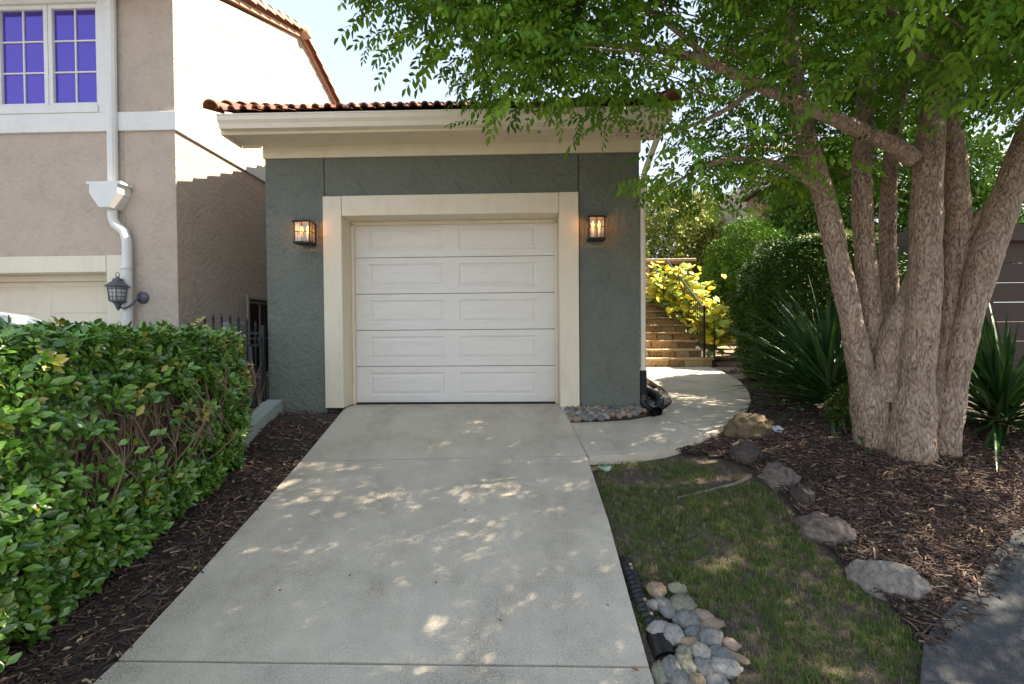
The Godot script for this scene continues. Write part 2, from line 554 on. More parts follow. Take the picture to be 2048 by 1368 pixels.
func build_walk():
	var root := thing("walkway", "curved concrete walkway from the driveway to the stone steps", "walkway")
	root.set_meta("kind", "structure")
	var gap := 0.006
	var P := func(l: Array) -> PackedVector2Array:
		var r := PackedVector2Array()
		for q in l: r.append(Vector2(q[0], q[1]))
		return r
	# joints run between these pairs: (1.47,-5.53)-(1.87,-4.93), (1.78,-5.97)-(2.6,-5.74), (1.93,-7.6)-(3.22,-7.36)
	var slabs := [
		[[0.46, -5.25], [0.79, -5.27], [1.13, -5.33], [1.38, -5.46], [1.42, -5.49], [1.86, -4.945], [1.72, -4.85], [1.32, -4.67], [0.92, -4.57], [0.575, -4.55]],
		[[1.43, -5.5], [1.62, -5.72], [1.77, -5.955], [2.585, -5.735], [2.3, -5.32], [2.02, -5.04], [1.872, -4.95]],
		[[1.775, -5.97], [1.86, -6.3], [1.92, -6.76], [1.935, -7.59], [3.215, -7.35], [3.01, -6.67], [2.78, -6.08], [2.592, -5.75]],
		[[1.935, -7.603], [1.95, -8.2], [1.98, -9.28], [3.46, -9.28], [3.44, -8.9], [3.38, -8.25], [3.218, -7.363]]]
	for s in slabs:
		var st := mb()
		slab(st, P.call(s), func(_x, z): return walk_h(z), 0.16)
		part(st, "slab", M.concrete, root)

# ------------------------------------------------------------------ garage
func panel_door(parent: Node, x0: float, x1: float, y0: float, rows: int, hh: float, zf: float, cols: Array, m: Material):
	# a sectional door: each section a frame of rails and stiles with pressed panels set in
	for r in rows:
		var b := y0 + r * hh + 0.003
		var t := y0 + (r + 1) * hh - 0.003
		var st := mb()
		var pb := b + 0.085
		var pt := t - 0.075
		box(st, Vector3(x0, b, zf - 0.04), Vector3(x1, pb, zf), 0.003)
		box(st, Vector3(x0, pt, zf - 0.04), Vector3(x1, t, zf), 0.003)
		var prev := x0
		for c in cols:
			box(st, Vector3(prev, pb - 0.002, zf - 0.04), Vector3(c[0], pt + 0.002, zf - 0.0004))
			prev = c[1]
		box(st, Vector3(prev, pb - 0.002, zf - 0.04), Vector3(x1, pt + 0.002, zf - 0.0004))
		var sec := part(st, "door_section", m, parent)
		for c in cols:
			var s2 := mb()
			var ring := func(i: float, z: float) -> Array:
				return [Vector3(c[0] + i, pb + i, z), Vector3(c[1] - i, pb + i, z), Vector3(c[1] - i, pt - i, z), Vector3(c[0] + i, pt - i, z)]
			var rs := [ring.call(-0.001, zf - 0.001), ring.call(0.016, zf - 0.011), ring.call(0.026, zf - 0.011), ring.call(0.05, zf - 0.002)]
			for k in 3:
				for e in 4:
					var o := Vector3(0, 0, 1)
					quad(s2, rs[k][e], rs[k][(e + 1) % 4], rs[k + 1][(e + 1) % 4], rs[k + 1][e], o)
			quad(s2, rs[3][0], rs[3][1], rs[3][2], rs[3][3], Vector3(0, 0, 1))
			part(s2, "raised_panel", m, sec)

func barrel_tile(length: float, r: float, pan: float, lift := 0.028) -> ArrayMesh:
	# one clay S-tile: an arch and a flat pan; runs along -z, its lower end at z = 0 and raised on the course below
	var st := mb(true)
	var prof := []
	for k in 9:
		var a := PI * k / 8
		prof.append(Vector2(-cos(a) * r, sin(a) * r))
	prof.append(Vector2(r + pan, 0.0))
	var th := 0.014
	var n := prof.size()
	var F := func(i: int, top: bool, far: bool) -> Vector3:
		var p: Vector2 = prof[i]
		var q := p
		if not top:
			q = Vector2(p.x * (r - th) / r, p.y * (r - th) / r) if i < 9 else p + Vector2(0, -th)
		return Vector3(q.x, q.y + (0.0 if far else lift), -length if far else 0.0)
	for i in n - 1:
		var mid: Vector2 = (prof[i] + prof[i + 1]) * 0.5
		var o := Vector3(mid.x if i < 8 else 0.0, maxf(mid.y, 0.01), 0)
		quad(st, F.call(i, true, false), F.call(i + 1, true, false), F.call(i + 1, true, true), F.call(i, true, true), o)
		quad(st, F.call(i, false, false), F.call(i + 1, false, false), F.call(i + 1, false, true), F.call(i, false, true), -o)
	st.set_smooth_group(-1)
	for i in n - 1:
		quad(st, F.call(i, true, false), F.call(i + 1, true, false), F.call(i + 1, false, false), F.call(i, false, false), Vector3(0, 0, 1))
	return done(st)

func lantern(x: float, label: String):
	var zc := -5.43
	var t := thing("wall_lantern", label, "lantern", Vector3(x, 1.97, zc), "lit box lanterns on the garage front")
	var w := 0.083
	var d := 0.07
	var st := mb()
	box(st, Vector3(-0.105, 0.105, -0.085), Vector3(0.105, 0.12, 0.09), 0.004)
	box(st, Vector3(-0.09, 0.12, -0.08), Vector3(0.09, 0.13, 0.075), 0.004)
	part(st, "cap", M.black, t)
	st = mb()
	box(st, Vector3(-0.1, -0.13, -0.085), Vector3(0.1, -0.115, 0.088), 0.004)
	box(st, Vector3(-0.088, -0.116, -0.075), Vector3(0.088, -0.104, 0.075), 0.003)
	part(st, "base", M.black, t)
	st = mb()
	for sx in [-1, 1]:
		for sz in [-1, 1]:
			box(st, Vector3(sx * w - 0.006, -0.106, sz * d - 0.006), Vector3(sx * w + 0.006, 0.107, sz * d + 0.006), 0.001)
		box(st, Vector3(sx * w - 0.004, 0.0, -d + 0.006), Vector3(sx * w + 0.004, 0.008, d - 0.006))
		box(st, Vector3(sx * w - 0.004, -0.104, -0.003), Vector3(sx * w + 0.004, 0.105, 0.003))
	box(st, Vector3(-w + 0.006, 0.0, d - 0.004), Vector3(w - 0.006, 0.008, d + 0.004))
	box(st, Vector3(-0.004, -0.104, d - 0.0035), Vector3(0.004, 0.105, d + 0.0035))
	part(st, "frame", M.black, t)
	st = mb()
	box(st, Vector3(-0.075, -0.11, -0.1), Vector3(0.075, 0.11, -0.086), 0.003)
	part(st, "back_plate", M.black, t)
	for s in [[Vector3(-w + 0.007, -0.103, d - 0.001), Vector3(w - 0.007, 0.104, d + 0.001)], [Vector3(-w - 0.001, -0.103, -d + 0.007), Vector3(-w + 0.001, 0.104, d - 0.007)], [Vector3(w - 0.001, -0.103, -d + 0.007), Vector3(w + 0.001, 0.104, d - 0.007)]]:
		st = mb()
		box(st, s[0], s[1])
		part(st, "pane", M.glass, t)
	for sx in [-1, 1]:
		st = mb(true)
		tube(st, [Vector3(sx * 0.035, -0.104, 0), Vector3(sx * 0.035, 0.0, 0)], [0.011, 0.011], 8)
		var c := part(st, "candle_sleeve", M.cream, t)
		st = mb(true)
		tube(st, [Vector3(sx * 0.035, 0.001, 0), Vector3(sx * 0.035, 0.02, 0), Vector3(sx * 0.035, 0.04, 0), Vector3(sx * 0.035, 0.062, 0), Vector3(sx * 0.035, 0.085, 0)], [0.008, 0.015, 0.017, 0.01, 0.002], 10)
		part(st, "bulb", M.bulb, c)
		var l := OmniLight3D.new()
		l.position = Vector3(sx * 0.035, 0.035, 0)
		l.light_color = Color(1.0, 0.62, 0.25)
		l.light_energy = 0.009
		l.light_size = 0.015
		l.omni_range = 12.0
		l.omni_attenuation = 2.0
		l.shadow_enabled = true
		l.name = "bulb_light" if sx < 0 else "bulb_light_001"
		t.add_child(l)

func build_garage():
	var g := thing("garage", "green stucco single garage with cream trim and clay tile roof", "garage", Vector3.ZERO)
	var zw := -5.55
	var xl := -3.0
	var xr := 1.293
	# stucco panels with open joints between them
	for b in [[Vector3(xl, -0.5, zw - 0.2), Vector3(-2.316, 2.85, zw)], [Vector3(-2.308, 2.38, zw - 0.2), Vector3(0.604, 2.85, zw)], [Vector3(0.612, -0.5, zw - 0.2), Vector3(xr, 2.85, zw)]]:
		var st := mb()
		box(st, b[0], b[1], 0.006)
		part(st, "wall_panel", M.green, g)
	var st := mb()
	box(st, Vector3(xl, -0.5, -12.0), Vector3(xl + 0.2, 3.3, zw - 0.201))
	box(st, Vector3(xr - 0.2, -0.5, -12.0), Vector3(xr, 3.3, zw - 0.201))
	box(st, Vector3(xl + 0.2, -0.5, -12.0), Vector3(xr - 0.2, 3.3, -11.8))
	prism(st, [Vector2(-5.76, 3.301), Vector2(-8.7, 4.45), Vector2(-11.9, 3.301)], Vector3(xl, 0, 0), Vector3(xl + 0.2, 0, 0), Vector3(0, 0, 1), Vector3.UP)
	prism(st, [Vector2(-5.76, 3.301), Vector2(-8.7, 4.45), Vector2(-11.9, 3.301)], Vector3(xr - 0.2, 0, 0), Vector3(xr, 0, 0), Vector3(0, 0, 1), Vector3.UP)
	part(st, "side_wall", M.green, g)
	st = mb()
	box(st, Vector3(xl + 0.21, -0.4, -5.9), Vector3(-2.2, 2.8, -5.76))
	box(st, Vector3(0.5, -0.4, -5.9), Vector3(xr - 0.21, 2.8, -5.76))
	box(st, Vector3(-2.2, 2.22, -5.95), Vector3(0.5, 2.8, -5.76))
	part(st, "wall_core", M.green, g)
	# door surround
	for b in [[Vector3(-2.318, -0.03, -5.86), Vector3(-2.104, 2.4, -5.51)], [Vector3(0.384, -0.03, -5.86), Vector3(0.602, 2.405, -5.51)]]:
		st = mb()
		box(st, b[0], b[1], 0.005)
		part(st, "jamb_board", M.cream, g)
	st = mb()
	box(st, Vector3(-2.1, 2.175, -5.86), Vector3(0.38, 2.403, -5.512), 0.005)
	part(st, "header_board", M.cream, g)
	for b in [[Vector3(-2.102, -0.03, -5.83), Vector3(-2.065, 2.15, -5.8)], [Vector3(0.345, -0.03, -5.83), Vector3(0.382, 2.15, -5.8)], [Vector3(-2.102, 2.13, -5.83), Vector3(0.382, 2.174, -5.8)]]:
		st = mb()
		box(st, b[0], b[1], 0.004)
		part(st, "door_stop", M.cream, g)
	st = mb()
	box(st, Vector3(0.4, -0.12, -5.6), Vector3(0.6, -0.032, -5.515), 0.004)
	part(st, "footing_block", M.cream, g)
	# sectional door
	var door := Node3D.new()
	door.name = "garage_door"
	g.add_child(door)
	panel_door(door, -2.1, 0.36, -0.014, 5, 0.4395, -5.842, [[-1.905, -0.99], [-0.805, 0.13]], M.door)
	st = mb()
	box(st, Vector3(-2.1, -0.03, -5.87), Vector3(0.36, -0.0135, -5.846))
	part(st, "bottom_seal", M.rubber, door)
	# frieze, soffit, fascia
	st = mb()
	box(st, Vector3(xl - 0.015, 2.851, -5.76), Vector3(xr + 0.015, 3.0, -5.53), 0.004)
	part(st, "frieze_board", M.cream, g)
	st = mb()
	box(st, Vector3(-3.21, 2.985, -5.52), Vector3(1.45, 3.0, -5.13))
	part(st, "soffit", M.cream, g)
	st = mb()
	for i in 60:
		var x := -0.9 + i * 0.035
		box(st, Vector3(x, 2.9815, -5.38), Vector3(x + 0.012, 2.986, -5.3))
	part(st, "soffit_vent", M.gutter, g)
	st = mb()
	box(st, Vector3(-3.235, 2.95, -5.13), Vector3(1.475, 3.12, -5.105), 0.003)
	part(st, "fascia", M.cream, g)
	for x in [-3.235, 1.452]:
		st = mb()
		box(st, Vector3(x, 2.95, -5.47), Vector3(x + 0.022, 3.12, -5.131), 0.003)
		prism(st, [Vector2(-5.131, 3.121), Vector2(-8.7, 4.62), Vector2(-8.7, 4.45), Vector2(-5.47, 3.09), Vector2(-5.47, 3.121)], Vector3(x, 0, 0), Vector3(x + 0.022, 0, 0), Vector3(0, 0, 1), Vector3.UP)
		part(st, "rake_board", M.cream, g)
	# closing board under the boxed eave return
	for xx in [[-3.212, -3.0], [xr, 1.451]]:
		st = mb()
		box(st, Vector3(xx[0], 2.952, -5.485), Vector3(xx[1], 3.1, -5.471))
		part(st, "return_board", M.cream, g)
	# K-profile gutter
	st = mb()
	prism(st, [Vector2(0, 0), Vector2(0.07, 0), Vector2(0.085, 0.045), Vector2(0.11, 0.075), Vector2(0.115, 0.12), Vector2(0.122, 0.12), Vector2(0.122, 0.133), Vector2(0.1, 0.133), Vector2(0.098, 0.08), Vector2(0.07, 0.05), Vector2(0.06, 0.01), Vector2(0.0, 0.01)], Vector3(-3.2, 2.985, -5.1), Vector3(1.5, 2.97, -5.1), Vector3(0, 0, 1), Vector3.UP)
	for x in [-3.2, 1.498]:
		prism(st, [Vector2(0, 0), Vector2(0.07, 0), Vector2(0.085, 0.045), Vector2(0.11, 0.075), Vector2(0.12, 0.131), Vector2(0.0, 0.131)], Vector3(x, 2.985 if x < 0 else 2.97, -5.1), Vector3(x + 0.003, 2.985 if x < 0 else 2.97, -5.1), Vector3(0, 0, 1), Vector3.UP)
	part(st, "gutter", M.gutter, g)
	# downspout on the right corner
	st = mb()
	tube(st, [Vector3(1.40, 2.97, -5.06), Vector3(1.40, 2.9, -5.06), Vector3(1.345, 2.62, -5.5), Vector3(1.335, 2.5, -5.585), Vector3(1.335, 0.36, -5.585)], [0.032, 0.032, 0.032, 0.033, 0.033], 8)
	part(st, "downspout", M.gutter, g)
	# roof: sheathing, a field of tiles, and the courses one can see as single tiles
	var roof := Node3D.new()
	roof.name = "roof"
	g.add_child(roof)
	var sl := atan(0.44)
	var e0 := Vector3(0, 3.135, -5.0)
	var up := Vector3(0, sin(sl), -cos(sl))
	var nn := Vector3(0, cos(sl), sin(sl))
	st = mb()
	prism(st, [Vector2(-5.1, 3.09), Vector2(-8.7, 4.64), Vector2(-12.3, 3.09), Vector2(-12.3, 3.06), Vector2(-8.7, 4.6), Vector2(-5.1, 3.06)], Vector3(-3.2, 0, 0), Vector3(1.47, 0, 0), Vector3(0, 0, 1), Vector3.UP)
	part(st, "sheathing", M.siding, roof)
	var bt := barrel_tile(0.38, 0.042, 0.045)
	var bs := Basis(Vector3.RIGHT, nn, -up)
	for cse in 4:
		for k in 37:
			var x := -3.17 + k * 0.1265
			var o := put(bt, "tile", M["tile%d" % (rng.randi() % 4)], roof)
			o.transform = Transform3D(bs * Basis(Vector3.FORWARD, rng.randf_range(-0.03, 0.03)), Vector3(x, e0.y + 0.004 * rng.randf(), e0.z) + up * (cse * 0.31))
	st = mb()
	for cse in range(4, 13):
		for k in 37:
			var x := -3.17 + k * 0.1265
			var a := Vector3(x, e0.y, e0.z) + up * (cse * 0.31)
			prism(st, [Vector2(-0.042, 0), Vector2(-0.03, 0.03), Vector2(0, 0.043), Vector2(0.03, 0.03), Vector2(0.042, 0), Vector2(0.085, -0.005), Vector2(0.04, -0.02), Vector2(-0.04, -0.02)], a + nn * 0.028, a + up * 0.36, Vector3.RIGHT, nn)
	for k in 37:
		var x := -3.17 + k * 0.1265
		prism(st, [Vector2(-0.042, 0), Vector2(-0.03, 0.03), Vector2(0, 0.043), Vector2(0.03, 0.03), Vector2(0.042, 0), Vector2(0.085, -0.005), Vector2(0.04, -0.02), Vector2(-0.04, -0.02)], Vector3(x, 4.66, -8.72), Vector3(x, 3.1, -12.35), Vector3.RIGHT, Vector3.UP)
	var fld := part(st, "tile_field", M.tile0, roof)
	fld.set_meta("kind", "stuff")
	var rk := barrel_tile(0.36, 0.085, 0.0, 0.05)
	for x in [-3.245, 1.5]:
		for k in 13:
			var o := put(rk, "rake_tile", M["tile%d" % ((k * 7 + 2) % 3)], roof)
			o.transform = Transform3D(bs, Vector3(x, e0.y + 0.0, e0.z + 0.02) + up * (k * 0.3) - nn * 0.01)
	# bird-stop closing the tile ends
	lantern(-2.492, "lit black box lantern on the green wall beside the neighbour's side gate")
	lantern(0.785, "lit black box lantern on the green wall beside the downspout and walkway")

# ------------------------------------------------------------------ neighbour
func window_unit(parent: Node, c0: Vector3, ux: Vector3, w: float, h: float, cols: int, rows: int, out: Vector3, fm: Material, gm: Material, fw := 0.05, mw := 0.018):
	# frame, glazing bars and panes in the plane through c0 spanned by ux and up
	var bs := Basis(ux, Vector3.UP, out)
	var win := Node3D.new()
	win.name = numbered(parent, "window")
	parent.add_child(win, true)
	win.transform = Transform3D(bs, c0)
	var st := mb()
	box(st, Vector3(0, 0, -0.05), Vector3(fw, h, 0.02), 0.004)
	box(st, Vector3(w - fw, 0, -0.05), Vector3(w, h, 0.02), 0.004)
	box(st, Vector3(fw, 0, -0.05), Vector3(w - fw, fw, 0.02), 0.004)
	box(st, Vector3(fw, h - fw, -0.05), Vector3(w - fw, h, 0.02), 0.004)
	part(st, "frame", fm, win)
	var cw := (w - 2 * fw) / cols
	var rh := (h - 2 * fw) / rows
	for i in range(1, cols):
		st = mb()
		box(st, Vector3(fw + i * cw - mw / 2, fw, -0.028), Vector3(fw + i * cw + mw / 2, h - fw, 0.002), 0.003)
		part(st, "glazing_bar", fm, win)
	for j in range(1, rows):
		st = mb()
		box(st, Vector3(fw, fw + j * rh - mw / 2, -0.027), Vector3(w - fw, fw + j * rh + mw / 2, 0.001), 0.003)
		part(st, "glazing_bar", fm, win)
	for i in cols:
		for j in rows:
			st = mb()
			box(st, Vector3(fw + i * cw + 0.002, fw + j * rh + 0.002, -0.02), Vector3(fw + (i + 1) * cw - 0.002, fw + (j + 1) * rh - 0.002, -0.014))
			part(st, "pane", gm, win)

func build_house():
	var hs := thing("neighbour_house", "beige stucco two storey house with white band, gridded window and tiled gable", "house")
	var zf := -5.6
	var xs := -4.09
	var st := mb()
	# front wall round the garage opening and the window
	box(st, Vector3(xs - 0.62, -1.0, zf - 0.25), Vector3(xs, 3.22, zf), 0.004)
	box(st, Vector3(-10.5, 1.77, zf - 0.25), Vector3(xs - 0.621, 3.22, zf))
	box(st, Vector3(xs - 0.87, 3.44, zf - 0.25), Vector3(xs, 5.3, zf), 0.004)
	box(st, Vector3(-10.5, 4.83, zf - 0.25), Vector3(xs - 0.871, 5.3, zf))
	box(st, Vector3(-10.5, 3.44, zf - 0.25), Vector3(-6.36, 4.83, zf))
	part(st, "front_wall", M.beige, hs)
	# side wall with a window opening, and the gable over a joint
	st = mb()
	var zb := -12.5
	box(st, Vector3(xs - 0.25, -1.0, zb), Vector3(xs, 0.16, zf - 0.251))
	box(st, Vector3(xs - 0.25, 0.16, -7.05), Vector3(xs, 1.38, zf - 0.251))
	box(st, Vector3(xs - 0.25, 0.16, zb), Vector3(xs, 1.38, -7.95))
	box(st, Vector3(xs - 0.25, 1.38, zb), Vector3(xs, 3.22, zf - 0.251))
	box(st, Vector3(xs - 0.25, 3.44, zb), Vector3(xs, 4.995, zf - 0.251))
	prism(st, [Vector2(zf - 0.251, 5.003), Vector2(zf - 0.251, 5.08), Vector2(-8.85, 6.26), Vector2(zb, 5.1), Vector2(zb, 5.003)], Vector3(xs - 0.25, 0, 0), Vector3(xs, 0, 0), Vector3(0, 0, 1), Vector3.UP)
	part(st, "side_wall", M.beige, hs)
	st = mb()
	box(st, Vector3(xs - 0.24, -0.9, zb + 0.1), Vector3(xs - 0.2, 0.1, zf - 0.3))
	box(st, Vector3(xs - 0.24, 1.4, zb + 0.1), Vector3(xs - 0.2, 5.1, zf - 0.3))
	box(st, Vector3(-10.4, -1, zb), Vector3(-10.2, 5, zf - 0.3))
	box(st, Vector3(-10.4, -1, zb), Vector3(xs - 0.26, 5, zb + 0.1))
	part(st, "wall_core", M.siding, hs)
	# band
	st = mb()
	box(st, Vector3(-10.5, 3.221, zf - 0.2), Vector3(xs + 0.03, 3.439, zf + 0.03), 0.004)
	box(st, Vector3(xs - 0.2, 3.221, zb), Vector3(xs + 0.03, 3.439, zf - 0.201), 0.004)
	part(st, "band", M.white, hs)
	# window and its trim
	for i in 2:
		window_unit(hs, Vector3(-6.24 + i * 0.632, 3.53, zf - 0.03), Vector3.RIGHT, 0.625, 1.2, 2, 3, Vector3(0, 0, 1), M.white, M.sky_tint_glass)
	st = mb()
	box(st, Vector3(-4.981, 3.44, zf - 0.1), Vector3(-4.865, 4.83, zf + 0.025), 0.004)
	box(st, Vector3(-6.36, 3.44, zf - 0.1), Vector3(-6.245, 4.83, zf + 0.025), 0.004)
	box(st, Vector3(-6.244, 3.44, zf - 0.1), Vector3(-4.982, 3.529, zf + 0.04), 0.004)
	box(st, Vector3(-6.244, 4.731, zf - 0.1), Vector3(-4.982, 4.83, zf + 0.025), 0.004)
	part(st, "window_trim", M.white, hs)
	window_unit(hs, Vector3(xs - 0.08, 0.19, -7.08), Vector3(0, 0, -1), 0.84, 1.16, 2, 2, Vector3(1, 0, 0), M.beige_plain, M.dark_glass, 0.045)
	st = mb()
	box(st, Vector3(xs - 0.1, 0.13, -8.0), Vector3(xs + 0.03, 0.185, -7.0), 0.005)
	part(st, "sill", M.beige_plain, hs)
	st = mb()
	box(st, Vector3(xs - 0.01, 1.36, -7.98), Vector3(xs + 0.018, 1.42, -7.0), 0.004)
	box(st, Vector3(xs - 0.01, 0.186, -7.05), Vector3(xs + 0.018, 1.359, -7.0), 0.004)
	part(st, "window_surround", M.beige_plain, hs)
	# garage door of this house, with trim
	st = mb()
	box(st, Vector3(-10.4, 1.575, zf - 0.3), Vector3(-4.925, 1.769, zf + 0.035), 0.005)
	part(st, "header_board", M.cream, hs)
	st = mb()
	box(st, Vector3(-4.92, -0.62, zf - 0.3), Vector3(-4.71, 1.772, zf + 0.035), 0.005)
	part(st, "jamb_board", M.cream, hs)
	st = mb()
	box(st, Vector3(-10.4, 1.5, zf - 0.24), Vector3(-4.922, 1.574, zf - 0.2), 0.004)
	part(st, "door_stop", M.cream, hs)
	var door := Node3D.new()
	door.name = "garage_door"
	hs.add_child(door)
	var cols := []
	for k in 5: cols.append([-10.1 + k * 1.05, -10.1 + k * 1.05 + 0.88])
	panel_door(door, -10.3, -4.93, -0.62, 4, 0.535, zf - 0.26, cols, M.cream)
	# downspout with conductor head
	var xd := -4.8
	st = mb()
	tube(st, [Vector3(xd + 0.02, 5.3, zf + 0.055), Vector3(xd, 2.58, zf + 0.055)], [0.052, 0.052], 10)
	var ds := part(st, "downspout", M.white, hs)
	st = mb()
	var hp := [Vector2(-0.2, 0.0), Vector2(0.2, 0.0), Vector2(0.2, -0.03), Vector2(0.165, -0.03), Vector2(0.165, -0.13), Vector2(0.06, -0.29), Vector2(-0.06, -0.29), Vector2(-0.165, -0.13), Vector2(-0.165, -0.03), Vector2(-0.2, -0.03)]
	prism(st, hp, Vector3(xd, 2.585, zf + 0.002), Vector3(xd, 2.585, zf + 0.19), Vector3.RIGHT, Vector3.UP)
	part(st, "conductor_head", M.white, ds)
	st = mb(true)
	tube(st, [Vector3(xd + 0.0, 2.3, zf + 0.07), Vector3(xd, 2.2, zf + 0.07), Vector3(xd + 0.03, 2.12, zf + 0.07), Vector3(xd + 0.13, 2.04, zf + 0.07), Vector3(xd + 0.16, 1.95, zf + 0.07), Vector3(xd + 0.165, 1.85, zf + 0.07), Vector3(xd + 0.165, -0.7, zf + 0.095)], [0.05, 0.05, 0.05, 0.05, 0.05, 0.05, 0.05], 12)
	part(st, "lower_pipe", M.white, ds)
	for q in [[xd + 0.005, 3.1, 0.055], [xd + 0.014, 4.6, 0.055], [xd + 0.165, 1.6, 0.09]]:
		st = mb()
		tube(st, [Vector3(q[0], q[1], zf + q[2]), Vector3(q[0], q[1] + 0.025, zf + q[2])], [0.057, 0.057], 10)
		part(st, "strap", M.white, ds)
	# roof: two slopes with barrel tiles along the rake
	var roof := Node3D.new()
	roof.name = "roof"
	hs.add_child(roof)
	st = mb()
	prism(st, [Vector2(-5.2, 4.98), Vector2(-8.85, 6.33), Vector2(-13.0, 5.02), Vector2(-13.0, 4.95), Vector2(-8.85, 6.265), Vector2(-5.2, 4.92)], Vector3(-10.8, 0, 0), Vector3(xs + 0.05, 0, 0), Vector3(0, 0, 1), Vector3.UP)
	part(st, "roof_slope", M.rake0, roof)
	var rk := barrel_tile(0.36, 0.1, 0.0, 0.04)
	for sd in [[Vector3(xs + 0.03, 4.99, -5.15), Vector3(0, 1.35, -3.65).normalized(), 13], [Vector3(xs + 0.03, 5.0, -13.0), Vector3(0, 1.31, 4.15).normalized(), 14]]:
		var d: Vector3 = sd[1]
		var nrm := Vector3(1, 0, 0).cross(d)
		if nrm.y < 0: nrm = -nrm
		for k in sd[2]:
			var o := put(rk, "rake_tile", M["rake%d" % (rng.randi() % 2)], roof)
			o.transform = Transform3D(Basis(d.cross(nrm) * -1.0, nrm, -d), sd[0] + d * (k * 0.3))
	st = mb(true)
	tube(st, [Vector3(-10.8, 6.36, -8.85), Vector3(xs + 0.16, 6.36, -8.85)], [0.11, 0.11], 12)
	part(st, "ridge_tile", M.rake0, roof)
	# coach lantern
	var lt := thing("coach_lantern", "unlit grey coach lantern with caged glass beside the white downspout", "lantern", Vector3(-4.66, 1.3, -5.42))
	st = mb()
	for k in 6:
		var a := TAU * k / 6
		var a2 := TAU * (k + 1) / 6
		var p := Vector3(cos(a), 0, sin(a))
		var q := Vector3(cos(a2), 0, sin(a2))
		quad(st, p * 0.135 + Vector3(0, 0.085, 0), q * 0.135 + Vector3(0, 0.085, 0), q * 0.045 + Vector3(0, 0.155, 0), p * 0.045 + Vector3(0, 0.155, 0), p + q + Vector3.UP)
		tri(st, p * 0.135 + Vector3(0, 0.085, 0), q * 0.135 + Vector3(0, 0.085, 0), Vector3(0, 0.08, 0), Vector3.DOWN)
	tube(st, [Vector3(0, 0.15, 0), Vector3(0, 0.175, 0), Vector3(0, 0.18, 0), Vector3(0, 0.2, 0)], [0.05, 0.05, 0.025, 0.015], 10)
	part(st, "hood", M.lamp_grey, lt)
	st = mb(true)
	var rp := []
	var rr := []
	for k in 13:
		rp.append(Vector3(cos(TAU * k / 12) * 0.024, 0.222 + sin(TAU * k / 12) * 0.024, 0)); rr.append(0.004)
	tube(st, rp, rr, 6)
	part(st, "ring", M.lamp_grey, lt)
	st = mb()
	for k in 6:
		var a := TAU * k / 6
		var p := Vector3(cos(a), 0, sin(a))
		tube(st, [p * 0.1 + Vector3(0, 0.085, 0), p * 0.085 + Vector3(0, -0.085, 0)], [0.006, 0.006], 5)
		var a2 := TAU * (k + 1) / 6
		var q := Vector3(cos(a2), 0, sin(a2))
		for j in 4:
			var r := 0.1 - 0.015 * (j + 0.5) / 4 * 1.3
			var y := 0.06 - j * 0.045
			tube(st, [p * r + Vector3(0, y, 0), q * r + Vector3(0, y, 0)], [0.003, 0.003], 4)
		tube(st, [(p + q) * 0.05 + Vector3(0, 0.085, 0), (p + q) * 0.0425 + Vector3(0, -0.085, 0)], [0.003, 0.003], 4)
	part(st, "cage", M.lamp_grey, lt)
	st = mb(true)
	tube(st, [Vector3(0, 0.08, 0), Vector3(0, -0.085, 0)], [0.082, 0.07], 12)
	part(st, "glass", mat(lin(0.5, 0.5, 0.47), 0.3), lt)
	st = mb(true)
	tube(st, [Vector3(0, -0.085, 0), Vector3(0, -0.1, 0), Vector3(0, -0.13, 0), Vector3(0, -0.16, 0), Vector3(0, -0.19, 0)], [0.085, 0.05, 0.03, 0.022, 0.004], 10)
	tube(st, [Vector3(0, -0.14, 0), Vector3(0.05, -0.165, -0.02), Vector3(0.11, -0.12, -0.06), Vector3(0.13, -0.04, -0.12), Vector3(0.15, -0.02, -0.175)], [0.012, 0.012, 0.012, 0.012, 0.012], 8)
	part(st, "bracket", M.lamp_grey, lt)
	st = mb(true)
	tube(st, [Vector3(0.15, -0.03, -0.182), Vector3(0.15, -0.03, -0.165), Vector3(0.15, -0.03, -0.14)], [0.075, 0.07, 0.02], 14)
	part(st, "wall_plate", M.lamp_grey, lt)
	# meters on the side wall
	var mt := thing("electric_meter", "grey electric meter with round glass dial on the beige side wall", "meter", Vector3(xs, 0.8, -6.55))
	st = mb()
	box(st, Vector3(0, -0.08, -0.17), Vector3(0.12, 0.2, 0.17), 0.012)
	part(st, "case", M.meter, mt)
	st = mb(true)
	tube(st, [Vector3(0.12, -0.02, 0.02), Vector3(0.2, -0.02, 0.02), Vector3(0.22, -0.02, 0.02)], [0.085, 0.08, 0.06], 14)
	part(st, "dial", mat(lin(0.5, 0.52, 0.54), 0.15), mt)
	var m2 := thing("utility_box", "small grey ribbed utility box below the electric meter", "utility box", Vector3(xs, 0.52, -6.75))
	st = mb()
	box(st, Vector3(0, -0.14, -0.16), Vector3(0.13, 0.13, 0.16), 0.01)
	part(st, "case", M.meter, m2)
	for k in 6:
		st = mb()
		box(st, Vector3(0.128, -0.1, -0.12 + k * 0.045), Vector3(0.138, 0.09, -0.1 + k * 0.045), 0.003)
		part(st, "rib", M.meter, m2)
	# car behind the hedge
	build_car()

